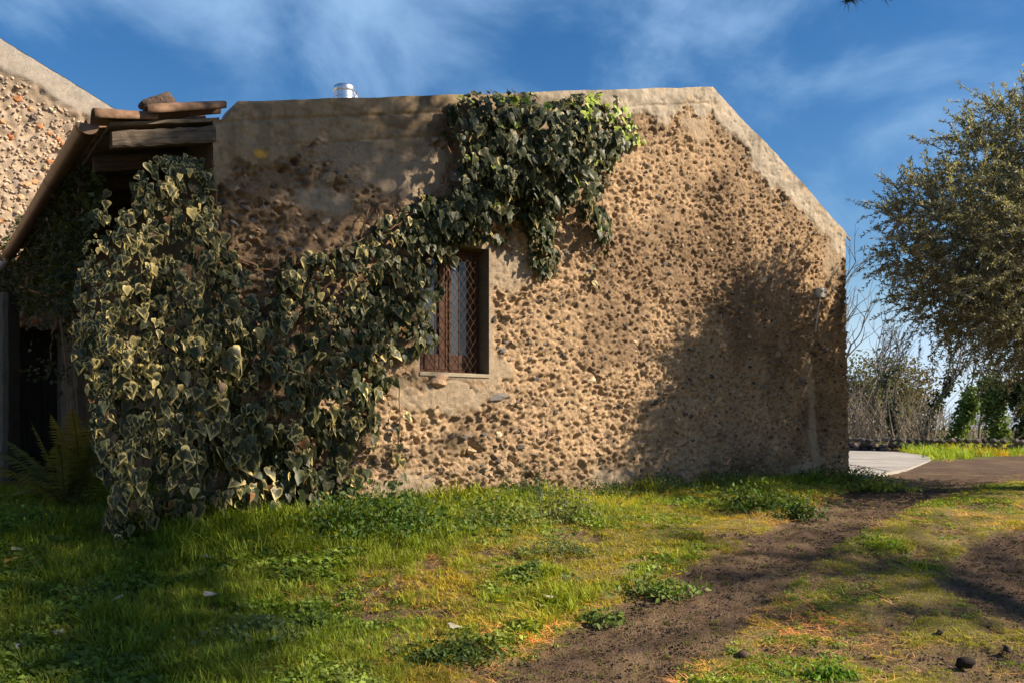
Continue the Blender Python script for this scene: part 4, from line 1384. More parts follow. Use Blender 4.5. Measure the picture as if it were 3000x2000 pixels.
kind = np.where((kind == 10) & (rI.random(NI) < 0.25 + 0.5 * sstep(350, 800, q[:, 0])), 3, kind)
kind = np.where((layer < 0.6) | ((lump < 0.40) & (rI.random(NI) < 0.6)), 12 + rI.integers(0, 8, NI), kind)  # inner layers and hollows get dark leaves, painting shade into the gaps
kind = np.where(rI.random(NI) < 0.02, 23, kind)
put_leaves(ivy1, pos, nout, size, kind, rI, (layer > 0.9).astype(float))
stems_px(ivy1, [[(500, 1560), (520, 1300), (600, 1000), (560, 700), (520, 480)], [(700, 1540), (720, 1200), (800, 950), (860, 780)], [(860, 1480), (880, 1150), (890, 960), (870, 850), (900, 760)],
                [(620, 470), (632, 560), (650, 680), (700, 770), (790, 790)], [(660, 740), (730, 775), (800, 790), (900, 760), (1000, 735)], [(830, 1000), (900, 900), (960, 830), (1040, 760)],
                [(1090, 700), (1110, 640), (1120, 590), (1180, 560)], [(1120, 720), (1150, 640), (1165, 585)], [(1145, 700), (1170, 640), (1230, 590), (1280, 560)], [(1100, 690), (1180, 650), (1260, 640)],
                [(640, 790), (690, 760), (760, 770)], [(1170, 1300), (1175, 1180), (1160, 1090)], [(300, 1560), (330, 1400), (340, 1200)], [(760, 780), (775, 740), (800, 725)], [(900, 1010), (860, 920), (880, 840)],
                [(1060, 690), (1095, 600), (1105, 590)], [(1010, 730), (1060, 700), (1150, 700)], [(380, 1560), (420, 1380), (430, 1200), (450, 1000)]], rI, (0.005, 0.013), 0.07)
# a few loose trailing sprigs beyond the outline
tr_px = np.array([(1165, 1330), (1172, 1300), (1178, 1345), (1180, 1385), (1150, 1440), (1205, 1515), (1215, 1520), (1195, 1500), (318, 560), (395, 540), (312, 590), (1190, 1210), (1165, 1250)], float)
dq = np.full(len(tr_px), 0.07)
u_, z_ = wall_uz(tr_px[:, 0], tr_px[:, 1], 0.07)
put_leaves(ivy1, wpt(u_, z_, dq), np.tile(N3, (len(u_), 1)), rI.uniform(0.06, 0.10, len(u_)), rI.integers(0, 8, len(u_)), rI, dq * 0, 0, 'loose_sprigs')

# ----- dark ivy hanging from the verge
IV2 = [(1318, 300), (1360, 268), (1420, 262), (1500, 260), (1560, 272), (1600, 292), (1640, 285), (1700, 272), (1760, 270), (1815, 280), (1848, 310), (1852, 350), (1875, 400), (1840, 440), (1800, 470),
       (1785, 520), (1765, 570), (1790, 630), (1795, 690), (1770, 725), (1735, 690), (1725, 640), (1690, 610), (1640, 640), (1625, 700), (1640, 770), (1625, 812), (1580, 815), (1555, 770), (1545, 690),
       (1520, 640), (1490, 680), (1478, 722), (1440, 715), (1330, 715), (1250, 700), (1200, 640), (1240, 580), (1330, 545), (1330, 470), (1345, 410), (1310, 370)]
ivy2 = thing('hanging_ivy', 'dark green ivy hanging from the roof edge above the window', 'ivy', wpt(2.9, 3.0, 0.1))
NI = 2500
rI = np.random.default_rng(41)


def dens2(px, py):
    h = 0.6 * fbm(px / 40, py / 110, 3, 211) + 0.4 * fbm(px / 28, py / 28, 2, 217)
    return 0.12 + 0.95 * sstep(0.33, 0.56, h)


q = sample_poly(IV2, NI, rI, dens2)
ed = poly_edge(q[:, 0], q[:, 1], IV2)
lump = 0.5 * fbm(q[:, 0] / 55, q[:, 1] / 130, 3, 212) + 0.5 * fbm(q[:, 0] / 35, q[:, 1] / 45, 2, 216)
thick = np.interp(q[:, 1], [260, 330, 480, 700, 820], [0.22, 0.34, 0.36, 0.20, 0.14])
dome = np.clip(ed / 60, 0, 1) ** 0.6
layer = rI.choice([1.0, 0.7, 0.4, 0.15], NI, p=[0.45, 0.27, 0.18, 0.10])
d_ = np.maximum((0.06 + thick * dome * (0.95 + 2.4 * (lump - 0.5))) * layer + rI.normal(0, 0.02, NI), 0.05)
uz = [wall_uz(a_, b_, c_) for a_, b_, c_ in zip(q[:, 0], q[:, 1], d_)]
u_ = np.array([v[0] for v in uz]); z_ = np.array([v[1] for v in uz])
pos = wpt(u_, z_, d_)
nout = nrmz(N3 + Z3 * (0.9 * sstep(330, 262, q[:, 1]))[:, None] + U3 * (1.3 * (fbm(q[:, 0] / 55, q[:, 1] / 55, 2, 213) - 0.45))[:, None])
size = rI.choice([0.06, 0.08, 0.10, 0.125], NI, p=[.25, .3, .3, .15]) * rI.uniform(0.85, 1.15, NI) * np.interp(q[:, 1], [260, 600, 820], [1.0, 1.0, 0.72]) * np.clip(0.6 + ed / 60, 0.6, 1)
kind = np.where(rI.random(NI) < 0.13, rI.integers(0, 10, NI), 12 + rI.integers(0, 8, NI))
young = ((q[:, 0] > 1700) & (q[:, 1] < 350) & (rI.random(NI) < 0.5)) | ((q[:, 0] > 1800) & (q[:, 1] < 420) & (rI.random(NI) < 0.35)) | (rI.random(NI) < 0.02) | ((q[:, 1] < 300) & (rI.random(NI) < 0.15))
kind = np.where(young, 20 + rI.integers(0, 3, NI), kind)
put_leaves(ivy2, pos, nout, size, kind, rI, (layer > 0.9).astype(float))
sp = np.array([(1880, 402), (1872, 415), (1885, 412), (1866, 395), (1812, 462), (1782, 490), (1806, 460), (1745, 800), (1735, 780), (1760, 770), (1752, 840), (1720, 800), (1742, 825), (1765, 720), (1775, 735), (1310, 330), (1300, 385), (1312, 400), (1318, 372)], float)
u_, z_ = wall_uz(sp[:, 0], sp[:, 1], 0.06)
kk = np.where(sp[:, 1] < 500, 20 + rI.integers(0, 3, len(sp)), rI.integers(0, 8, len(sp)))
kk[-4:] = 14
put_leaves(ivy2, wpt(u_, z_, 0.06), np.tile(N3, (len(sp), 1)), rI.uniform(0.05, 0.09, len(sp)), kk, rI, u_ * 0, 0, 'loose_sprigs')
stems_px(ivy2, [[(1180, 640), (1250, 590), (1320, 540), (1340, 460), (1330, 390), (1315, 320)], [(1210, 640), (1300, 560), (1335, 430)], [(1330, 480), (1360, 420), (1390, 350)], [(1320, 430), (1345, 420), (1380, 430)],
                [(1340, 560), (1420, 450), (1550, 330)], [(1560, 330), (1590, 500), (1600, 780)], [(1750, 330), (1770, 500), (1760, 700), (1745, 830)], [(1310, 330), (1318, 390), (1338, 440)]], rI, (0.006, 0.013), 0.06)

# ----- small leaved climber under the gutter at the left
def small_leaf(r, g, w=0.55):
    V = np.array([(0, 0, 0), (w * 0.5, -0.35, 0.05), (0, -1, -0.06), (-w * 0.5, -0.35, 0.05), (0, -0.45, -0.02)], float)
    F = np.array([[0, 4, 1], [1, 4, 2], [2, 4, 3], [3, 4, 0]])
    return V, F


def leaf_cloud(pos, size, cols, r, flat=0.6, w=0.55, droop=0.4):
    """many small four-sided leaves in one mesh; pos (n,3)"""
    n = len(pos)
    V0, F0 = small_leaf(r, None, w)
    nn = nrmz(r.normal(0, 1, (n, 3)) * (1 - flat) + np.array([0.1, -0.5, 0.8]) * flat)
    t = r.normal(0, 1, (n, 3)) + np.array([0, 0, -droop])
    t = nrmz(t - (t * nn).sum(1, keepdims=True) * nn)
    y = -t; x = np.cross(y, nn)
    V = pos[:, None, :] + size[:, None, None] * (V0[None, :, 0:1] * x[:, None] + V0[None, :, 1:2] * y[:, None] + V0[None, :, 2:3] * nn[:, None])
    F = (F0[None] + (np.arange(n) * 5)[:, None, None]).reshape(-1, 3)
    return V.reshape(-1, 3), F, np.repeat(cols, 5, 0)


rC = np.random.default_rng(51)
CV = [(-60, 760), (60, 640), (170, 540), (260, 470), (310, 520), (300, 600), (262, 720), (245, 860), (200, 930), (120, 900), (90, 930), (40, 890), (-60, 870)]
q = sample_poly(CV, 3800, rC, lambda a_, b_: 0.35 + 0.9 * sstep(0.3, 0.6, fbm(a_ / 45, b_ / 45, 3, 221)))
Yg = np.interp(q[:, 0], [-80, 50, 160, 300], [13.4, 12.2, 9.4, 8.2]) + rC.normal(0, 0.22, len(q)) - 0.15
pos = np.stack([(q[:, 0] - 1500) / FPX * Yg, Yg, EYE + (HOR - q[:, 1]) / FPX * Yg], -1)
climber = thing('climbing_vine', 'dusky small leaved climber hanging under the gutter', 'vine', (pos[:, 0].mean(), 10.4, 0))
cg_ = np.array([0.05, 0.062, 0.022]) * rC.uniform(0.5, 1.5, (len(q), 1)) * np.where(rC.random((len(q), 1)) < 0.12, 1.8, 1)
V, F, C = leaf_cloud(pos, rC.uniform(0.05, 0.10, len(q)), cg_, rC)
o = obj('foliage', V, F, M_LEAF, climber, C); o['kind'] = 'stuff'
q2 = np.concatenate([rC.normal((145, 1090), (38, 22), (70, 2)), rC.normal((170, 960), (40, 30), (70, 2))])
Yg = 9.6 + rC.normal(0, 0.2, len(q2))
p2 = np.stack([(q2[:, 0] - 1500) / FPX * Yg, Yg, EYE + (HOR - q2[:, 1]) / FPX * Yg], -1)
V, F, C = leaf_cloud(p2, rC.uniform(0.05, 0.09, len(q2)), np.tile([0.045, 0.055, 0.02], (len(q2), 1)), rC)
o = obj('low_sprays', V, F, M_LEAF, climber, C); o['kind'] = 'stuff'
for wp in ([(60, 840), (140, 870), (190, 900), (240, 910)], [(130, 560), (150, 700), (180, 900), (200, 1200), (230, 1400)], [(240, 500), (220, 700), (215, 1000), (235, 1380)], [(60, 660), (90, 760), (70, 880)],
           [(180, 900), (150, 1000), (150, 1090)]):
    wp = np.array(wp, float); t = np.linspace(0, len(wp) - 1, 14)
    px = np.interp(t, np.arange(len(wp)), wp[:, 0]) + rC.normal(0, 3, 14); py = np.interp(t, np.arange(len(wp)), wp[:, 1])
    Yq = np.interp(px, [50, 160, 300], [11.8, 9.4, 8.2])
    V, F = tube(np.stack([(px - 1500) / FPX * Yq, Yq, EYE + (HOR - py) / FPX * Yq], -1), np.linspace(0.014, 0.006, 14), 5)
    obj('stem', V, F, M_VINE, climber)

# ----- fern
fb_ = G(215, 1490)
fern = thing('fern', 'olive fern arching out of the shade below the left eave', 'fern', fb_)
rF = np.random.default_rng(61)
tips = [(-60, 1310), (20, 1290), (90, 1235), (150, 1215), (210, 1195), (265, 1230), (280, 1280), (-30, 1390), (30, 1450), (110, 1440), (240, 1400), (170, 1300), (-70, 1350), (60, 1360), (190, 1430), (290, 1350)]
for k, (tx, ty) in enumerate(tips):
    Yt = fb_[1] + rF.uniform(-0.45, 0.25)
    tp = px_at(tx, ty, Yt)
    a_ = fb_ + np.array([rF.normal(0, 0.06), rF.normal(0, 0.06), 0.0])
    mid = 0.5 * (a_ + tp) + np.array([0, 0, 0.16 + 0.12 * rF.random()])
    t = np.linspace(0, 1, 27)[:, None]
    cv = (1 - t) ** 2 * a_ + 2 * t * (1 - t) * mid + t ** 2 * tp
    ac = Acc()
    base = np.array([0.17, 0.165, 0.045]) * rF.uniform(0.7, 1.3) * (np.array([1.5, 1.25, 1.0]) if rF.random() < 0.25 else 1)
    V, F = tube(cv, np.linspace(0.006, 0.002, 27), 4); ac.add(V, F, np.array([0.11, 0.08, 0.03]))
    tan = nrmz(np.gradient(cv, axis=0)); sd_ = nrmz(np.cross(tan, Z3 + 0.01)); upv = np.cross(sd_, tan)
    Ltot = np.linalg.norm(tp - a_)
    for i in range(4, 27):
        f = i / 26
        pl_len = 0.24 * Ltot * math.sin(math.pi * min(1, 0.16 + 0.84 * f) ** 0.8) * 1.0 + 0.01
        for s_ in (-1, 1):
            dirv = nrmz(sd_[i] * s_ + tan[i] * 0.45 + upv[i] * rF.normal(-0.15, 0.08))
            wv = tan[i] * 0.020
            nseg = 6
            tt = np.linspace(0, 1, nseg)
            ctr = cv[i] + dirv * (pl_len * tt)[:, None] - Z3 * (0.25 * pl_len * tt ** 2)[:, None]
            wd = (1 - tt) ** 0.8 * np.array([1, 1.0, 0.55, 1.0, 0.55, 1])
            V = np.concatenate([ctr + wv * wd[:, None], ctr - wv * wd[:, None]])
            F = np.array([[j, j + 1, nseg + j + 1, nseg + j] for j in range(nseg - 1)])
            ac.add(V, F, base * rF.uniform(0.8, 1.2))
    ac.obj('frond', M_LEAF, fern)

# ------------------------------------------------------------------ weeds along the foot of the wall and in the lawn
def weed(name, label, cat, px, py, wpx, hpx, n, col, size, seed, flat=0.45, stems=8, spike=0, group=None, dome=1.0, w=0.55):
    b = G(px, py); r = np.random.default_rng(seed)
    sc = b[1] / FPX
    W, H = wpx * sc * 0.5, hpx * sc
    e = thing(name, label, cat, b, group)
    # points through a dome, denser at the shell
    p = nrmz(r.normal(0, 1, (n, 3))) * (r.random((n, 1)) ** 0.45)
    p[:, 2] = abs(p[:, 2])
    lob = 0.72 + 0.55 * fbm(np.arctan2(p[:, 1], p[:, 0]) * 1.3 + 9, p[:, 2] * 2.5, 3, seed)[:, None]
    p = p * lob
    sp_ = r.random(n) < 0.62
    p[sp_] = np.column_stack([r.normal(0, 0.75, sp_.sum()), r.normal(0, 0.75, sp_.sum()), abs(r.normal(0, 0.22, sp_.sum()))])
    pos = b + p * np.array([W, W * 0.6, H * 1.05])
    pos[:, 2] = np.maximum(pos[:, 2], ground_z(pos[:, 0], pos[:, 1]) + 0.015)
    cc = np.array(col) * np.array([2.5, 1.95, 1.5]) * r.uniform(0.6, 1.35, (n, 1)) * (1 + 0.25 * r.normal(0, 1, (n, 3)) * np.array([0.5, 0.2, 0.5]))
    V, F, C = leaf_cloud(pos, size * r.uniform(0.6, 1.35, n), np.clip(cc, 0.005, 1), r, flat, w)
    o = obj('foliage', V, F, M_LEAF, e, C); o['kind'] = 'stuff'
    ac = Acc()
    for k in range(stems):
        tip = pos[r.integers(0, n)]
        st_ = b + np.array([r.normal(0, W * 0.3), r.normal(0, W * 0.2), 0]); st_[2] = float(ground_z(st_[0], st_[1])) - 0.01
        t = np.linspace(0, 1, 6)[:, None]
        V, F = tube(st_ * (1 - t) + tip * t + np.array([0, 0, 0.05 * H]) * np.sin(t * 3.1), np.linspace(0.005, 0.002, 6), 4)
        ac.add(V, F, np.array(col) * 1.3)
    for k in range(spike):
        bx = b + np.array([r.uniform(-W, W) * 0.8, r.uniform(-W, W) * 0.3, 0]); hh = H * r.uniform(0.9, 1.5)
        t = np.linspace(0, 1, 8)[:, None]
        V, F = tube(bx + np.array([r.normal(0, 0.03), 0, hh]) * t, np.linspace(0.004, 0.002, 8), 4); ac.add(V, F, np.array(col) * 1.6)
        m = 26
        pz_ = bx + np.array([0, 0, 1]) * (hh * r.uniform(0.35, 1, (m, 1))) + r.normal(0, 0.014, (m, 3))
        V, F, C = leaf_cloud(pz_, np.full(m, size * 0.7), np.tile(np.array(col) * np.array([1.7, 1.5, 1.9]), (m, 1)), r, 0.3); ac.add(V, F, C)
    if ac.n: ac.obj('stem', M_LEAF, e)
    return e


weed('nettle_bush', 'dark green nettle bush below the right end of the variegated ivy', 'weed', 1110, 1555, 420, 150, 2600, (0.035, 0.075, 0.018), 0.05, 1, 0.4, 30)
weed('nettle_bush', 'low dark weeds at the foot of the ivy left of the nettles', 'weed', 930, 1560, 200, 70, 600, (0.04, 0.08, 0.02), 0.045, 2)
weed('mallow_bush', 'bright green leafy bush against the sunlit wall foot', 'weed', 1465, 1535, 200, 120, 1300, (0.085, 0.130, 0.035), 0.042, 3, 0.45, 20)
weed('mugwort_clump', 'grey green spiky clump right of the bright green bush', 'weed', 1660, 1520, 220, 90, 900, (0.085, 0.115, 0.055), 0.038, 4, 0.3, 14, 10)
weed('wall_weed', 'dark weeds at the wall foot below the shaded stones', 'weed', 2225, 1490, 230, 95, 1100, (0.038, 0.075, 0.018), 0.050, 5, 0.4, 16)
weed('wall_weed', 'single very dark bushy weed beside the dirt track', 'weed', 2345, 1515, 95, 50, 420, (0.022, 0.045, 0.012), 0.042, 6)
weed('corner_weed', 'weed standing at the right corner of the barn', 'weed', 2495, 1425, 45, 65, 200, (0.045, 0.075, 0.02), 0.06, 7)
weed('corner_weed', 'broad tuft of weeds on the verge in front of the pale road', 'weed', 2560, 1430, 150, 40, 500, (0.10, 0.14, 0.03), 0.06, 8)
weed('mallow_plant', 'leafy rosette plant between sunlit lawn and dirt track', 'weed', 1930, 1735, 185, 60, 420, (0.065, 0.110, 0.030), 0.045, 9, 0.55)
weed('mallow_plant', 'low dark leaf cluster in the sunlit lawn below the wall weeds', 'weed', 1555, 1685, 130, 45, 300, (0.05, 0.09, 0.028), 0.045, 10, 0.55)
weed('clover_patch', 'dark clover patch casting a shadow near the bottom centre', 'weed', 1320, 1925, 240, 70, 700, (0.032, 0.062, 0.016), 0.036, 11, 0.6)
weed('clover_patch', 'grey green round leaved patch in the shaded lawn', 'weed', 760, 1850, 260, 50, 650, (0.05, 0.085, 0.035), 0.034, 12, 0.7, w=0.9)
weed('clover_patch', 'green clover mound at the far left below the fern', 'weed', 70, 1545, 260, 90, 1300, (0.045, 0.10, 0.018), 0.036, 13, 0.5)
weed('yarrow_patch', 'feathery dark green patch in the left lawn', 'weed', 270, 1735, 170, 45, 420, (0.035, 0.075, 0.03), 0.04, 14, 0.4, w=0.2)
weed('yarrow_patch', 'silvery weed clump above the low dark leaf cluster', 'weed', 1640, 1620, 190, 70, 600, (0.075, 0.11, 0.05), 0.04, 15, 0.4, w=0.3)
weed('grass_weed', 'fresh green leafy tuft at the bottom right of centre', 'weed', 2440, 1985, 130, 60, 420, (0.06, 0.13, 0.02), 0.04, 16, 0.4, w=0.35)
weed('verge_weed', 'weeds under the left edge of the sunlit bush', 'weed', 1395, 1500, 60, 80, 200, (0.10, 0.15, 0.035), 0.035, 17)
weed('mallow_plant', 'flat leaf cluster at the edge of the dirt below the rosette', 'weed', 1760, 1815, 110, 35, 200, (0.055, 0.095, 0.025), 0.04, 18, 0.6)
weed('verge_weed', 'thin dark weeds rising against the foot of the shaded wall', 'weed', 1560, 1465, 90, 90, 220, (0.05, 0.08, 0.025), 0.035, 19, 0.3, 8, 4)

# herbs crowding the foot of the wall
rH = np.random.default_rng(303)
nH = 9000
uh = rH.uniform(1.7, WL + 0.3, nH); fh_ = abs(rH.normal(0, 0.30, nH)) + 0.05
hh_ = (0.05 + 0.22 * sstep(0.35, 0.68, fbm(uh * 2.3, uh * 0, 3, 304))) * np.exp(-fh_ / 0.5) * rH.random(nH) ** 0.6
ph = wpt(uh, 0.0, fh_); ph[:, 2] = ground_z(ph[:, 0], ph[:, 1]) + 0.01 + hh_
ch = np.where((fbm(uh * 1.7, fh_ * 3, 2, 305) > 0.5)[:, None], np.array([0.13, 0.17, 0.045]), np.array([0.07, 0.115, 0.03])) * rH.uniform(0.6, 1.4, (nH, 1))
V, F, C = leaf_cloud(ph, rH.uniform(0.02, 0.05, nH), ch, rH, 0.35, 0.45)
tag(obj('wall_foot_herbs', V, F, M_LEAF, None, C), 'mixed low herbs crowding the foot of the gable', 'herbs', kind='stuff')

# ------------------------------------------------------------------ grass: one mass, instanced tufts
def blade(r, h, bend, w, col):
    az = r.uniform(0, 2 * math.pi); t = np.array([0, 0.4, 0.75, 1.0])
    dirv = np.array([math.cos(az), math.sin(az), 0]); sdv = np.array([-math.sin(az), math.cos(az), 0])
    c = dirv * (bend * h * t ** 2)[:, None] + Z3 * (h * (t - 0.25 * bend * t ** 2))[:, None]
    ww_ = w * np.array([0.8, 1.0, 0.7])
    V = [];
    for i in range(3): V += [c[i] - sdv * ww_[i] * 0.5, c[i] + sdv * ww_[i] * 0.5]
    V.append(c[3])
    F4 = np.array([[0, 1, 3, 2], [2, 3, 5, 4]]); F3 = np.array([[4, 5, 6]])
    return np.array(V), [F4, F3], np.array(col)


TUFT = bpy.data.collections.new('tuft_library')
rG = np.random.default_rng(91)
tuft_names = []


def add_tuft(V_acc):
    k = len(tuft_names); nm = 'tuft_%02d' % k
    o = bpy.data.objects.new(nm, V_acc.mesh(nm, M_GRASS)); TUFT.objects.link(o); tuft_names.append(nm)


for k in range(5):           # 0-4 lush
    ac = Acc()
    for j in range(16):
        h = rG.uniform(0.5, 1.1); V, F, c = blade(rG, h, rG.uniform(0.2, 1.1), rG.uniform(0.035, 0.06), np.array([0.150, 0.215, 0.030]) * rG.uniform(0.6, 1.3))
        V = V + np.array([rG.normal(0, 0.16), rG.normal(0, 0.16), 0]); ac.add(V, F, c)
    add_tuft(ac)
for k in range(4):           # 5-8 short turf
    ac = Acc()
    for j in range(22):
        h = rG.uniform(0.3, 1.0); V, F, c = blade(rG, h, rG.uniform(0.3, 1.6), rG.uniform(0.07, 0.12), np.array([0.195, 0.215, 0.035]) * rG.uniform(0.6, 1.3))
        V = V + np.array([rG.normal(0, 0.5), rG.normal(0, 0.5), 0]); ac.add(V, F, c)
    add_tuft(ac)
for k in range(3):           # 9-11 straw and dry needles, mostly lying
    ac = Acc()
    for j in range(9):
        h = rG.uniform(0.5, 1.2); V, F, c = blade(rG, h, rG.uniform(1.5, 3.0), rG.uniform(0.03, 0.05), np.array([0.46, 0.32, 0.15]) * rG.uniform(0.5, 1.2))
        V = V * np.array([1, 1, 0.35]) + np.array([rG.normal(0, 0.4), rG.normal(0, 0.4), 0.02]); ac.add(V, F, c)
    add_tuft(ac)
for k in range(3):           # 12-14 clover-like little leaves
    ac = Acc()
    n = 14
    pos = np.column_stack([rG.normal(0, 0.45, n), rG.normal(0, 0.45, n), rG.uniform(0.15, 0.7, n)])
    V, F, C = leaf_cloud(pos, rG.uniform(0.3, 0.6, n), np.array([0.10, 0.17, 0.035]) * rG.uniform(0.6, 1.3, (n, 1)), rG, 0.75, 0.9)
    ac.add(V, F, C); add_tuft(ac)
for k in range(2):           # 15-16 clods and litter
    ac = Acc()
    for j in range(7):
        V, F = small_shapes[int(rG.integers(0, 9))]
        ac.add(V * rG.uniform(0.06, 0.22) * np.array([1, 1, 0.7]) + np.array([rG.normal(0, 0.6), rG.normal(0, 0.6), 0.02]), F, np.array([0.15, 0.105, 0.075]) * rG.uniform(0.5, 1.7))
    add_tuft(ac)


def scatter_object(name, P, rot, scl, idx, tint, kind='stuff'):
    me = bpy.data.meshes.new(name)
    me.vertices.add(len(P)); me.vertices.foreach_set('co', np.asarray(P, np.float32).ravel())
    for nm, ty, dat, key in (('rot', 'FLOAT_VECTOR', rot, 'vector'), ('scl', 'FLOAT', scl, 'value'), ('idx', 'INT', idx, 'value'), ('tint', 'FLOAT_COLOR', np.concatenate([tint, np.ones((len(tint), 1))], 1), 'color')):
        at = me.attributes.new(nm, ty, 'POINT')
        at.data.foreach_set(key, np.asarray(dat, np.int32 if ty == 'INT' else np.float32).ravel())
    o = link(name, me)
    ng = bpy.data.node_groups.new(name + '_scatter', 'GeometryNodeTree')
    ng.interface.new_socket('Geometry', in_out='INPUT', socket_type='NodeSocketGeometry')
    ng.interface.new_socket('Geometry', in_out='OUTPUT', socket_type='NodeSocketGeometry')
    gi = N(ng, 'NodeGroupInput'); go = N(ng, 'NodeGroupOutput')
    ip = N(ng, 'GeometryNodeInstanceOnPoints'); ci = N(ng, 'GeometryNodeCollectionInfo')
    ci.inputs['Collection'].default_value = TUFT; ci.inputs['Separate Children'].default_value = True; ci.inputs['Reset Children'].default_value = True
    ip.inputs['Pick Instance'].default_value = True
    ng.links.new(gi.outputs[0], ip.inputs['Points']); ng.links.new(ci.outputs[0], ip.inputs['Instance'])
    for nm, ty, so in (('rot', 'FLOAT_VECTOR', 'Rotation'), ('scl', 'FLOAT', 'Scale'), ('idx', 'INT', 'Instance Index')):
        na = N(ng, 'GeometryNodeInputNamedAttribute', data_type=ty); na.inputs['Name'].default_value = nm
        ng.links.new(na.outputs[0], ip.inputs[so])
    ng.links.new(ip.outputs[0], go.inputs[0])
    md = o.modifiers.new('scatter', 'NODES'); md.node_group = ng
    return o


def frustum_points(n, y0, y1, r, bias=1.0):
    y = y0 + (y1 - y0) * r.random(n) ** bias
    x = r.uniform(-0.86, 0.86, n) * y
    return x, y


def front_of_wall(x, y):
    return ((x - P0[0]) * NRM[0] + (y - P0[1]) * NRM[1])


def build_grass():
    r = np.random.default_rng(95)
    X, Y = frustum_points(122000, 3.6, 14.5, r, 1.15)
    fw_ = front_of_wall(X, Y); uu_ = (X - P0[0]) * U[0] + (Y - P0[1]) * U[1]
    ok = (fw_ > 0.03) | (uu_ > WL + 0.05) | ((uu_ < -0.3) & (Y < 10.5))
    sm_ = soil_mask(X, Y)
    ok &= r.random(len(X)) > sm_ * 1.02
    X, Y, sm_, fw_, uu_ = X[ok], Y[ok], sm_[ok], fw_[ok], uu_[ok]
    n = len(X)
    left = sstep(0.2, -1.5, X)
    foot = np.where((uu_ > -0.5) & (uu_ < WL + 0.4), np.exp(-np.clip(fw_, 0, 9) / 0.55), 0)
    rutd = np.minimum(seg_dist(X, Y, RUT1), seg_dist(X, Y, RUT2))
    beyond = (seg_dist(X, Y, RUT1) < 0.55) | ((X > 1.2) & (fw_ > 2.2))
    patch = fbm(X * 1.3, Y * 1.3, 3, 301)
    tall = 0.034 + 0.038 * left + 0.15 * foot + 0.06 * sstep(0.5, 0.75, patch) * (1 - beyond)
    tall = np.where(beyond, 0.026 + 0.03 * sstep(0.5, 0.8, patch), tall)
    tall *= 1 - 0.5 * sm_
    dry_sunlit = sstep(0.42, 0.68, fbm(X * 1.1 + 4, Y * 1.1, 3, 302)) * (1 - 0.75 * left)
    dry_sunlit = np.clip(dry_sunlit + 0.45 * np.exp(-((X - 0.3) / 1.3) ** 2 - ((Y - 6.6) / 1.3) ** 2), 0, 1)  # straw and warm tint boosted where sun falls mid-lawn, painting it brighter
    idx = np.where(tall > 0.05, r.integers(0, 5, n), r.integers(5, 9, n))
    rd = r.random(n)
    idx = np.where((rd < 0.10 + 0.30 * dry_sunlit), 9 + r.integers(0, 3, n), idx)
    cl = (fbm(X * 2.1, Y * 2.1, 3, 303) > 0.49) & (rd > 0.5) & (tall < 0.16)
    idx = np.where(cl, 12 + r.integers(0, 3, n), idx)
    scl = tall * r.uniform(0.6, 1.5, n)
    scl = np.where(idx >= 12, np.clip(tall, 0.03, 0.08) * r.uniform(0.7, 1.2, n), scl)
    scl = np.where((idx >= 9) & (idx < 12), np.clip(tall, 0.05, 0.10) * r.uniform(0.7, 1.4, n), scl)
    tint = np.stack([2.05 + 0.9 * dry_sunlit, 1.72 + 0.3 * dry_sunlit, 1.2 + 0.3 * dry_sunlit], -1) * (1 - 0.30 * left)[:, None] * r.uniform(0.75, 1.2, (n, 1))
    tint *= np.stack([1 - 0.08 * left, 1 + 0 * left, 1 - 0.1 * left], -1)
    rot = np.stack([r.normal(0, 0.14, n), r.normal(0, 0.14, n), r.uniform(0, 6.28, n)], -1)
    z = ground_z(X, Y) - 0.012
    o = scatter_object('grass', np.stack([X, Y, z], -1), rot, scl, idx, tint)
    tag(o, 'uneven green lawn grass in front of the barn', 'grass', kind='stuff')
    # litter, straw and clods on the bare tracks
    X, Y = frustum_points(42000, 3.6, 13.0, r, 1.15)
    sm_ = soil_mask(X, Y); ok = (r.random(len(X)) < sm_) & (front_of_wall(X, Y) > 0.1)
    X, Y = X[ok], Y[ok]; n = len(X)
    rd = r.random(n)
    idx = np.where(rd < 0.5, 15 + r.integers(0, 2, n), np.where(rd < 0.86, 9 + r.integers(0, 3, n), 5 + r.integers(0, 4, n)))
    scl = np.where(idx >= 15, r.uniform(0.02, 0.055, n), np.where(idx >= 9, r.uniform(0.02, 0.06, n), r.uniform(0.012, 0.028, n)))
    tint = np.where((idx >= 9)[:, None], 0.75, 1.0) * r.uniform(0.6, 1.2, (n, 1)) * np.ones((1, 3))
    rot = np.stack([r.normal(0, 0.1, n), r.normal(0, 0.1, n), r.uniform(0, 6.28, n)], -1)
    o = scatter_object('track_litter', np.stack([X, Y, ground_z(X, Y) - 0.03], -1), rot, scl, idx, tint)
    tag(o, 'dry straw, clods and pine litter strewn over the dirt track', 'litter', kind='stuff')
    # taller grass of the far verge
    X = r.uniform(2, 30, 15000); Y = r.uniform(14, 32, 15000)
    inroad = in_poly(X + r.normal(0, 0.08, len(X)), Y + r.normal(0, 0.25, len(X)), [tuple(p) for p in rp])
    ok = ~inroad & (r.random(len(X)) > soil_mask(X, Y)) & (X < 0.85 * Y)
    X, Y = X[ok], Y[ok]; n = len(X)
    idx = np.where(r.random(n) < 0.8, r.integers(0, 5, n), 9 + r.integers(0, 3, n))
    tint = np.stack([2.3 + 0 * X, 2.0 + 0 * X, 1.3 + 0 * X], -1) * r.uniform(0.8, 1.25, (n, 1))
    yel = (fbm(X * 0.6, Y * 0.6, 3, 311) > 0.62)[:, None]
    tint = np.where(yel, tint * np.array([1.7, 1.05, 0.6]), tint)
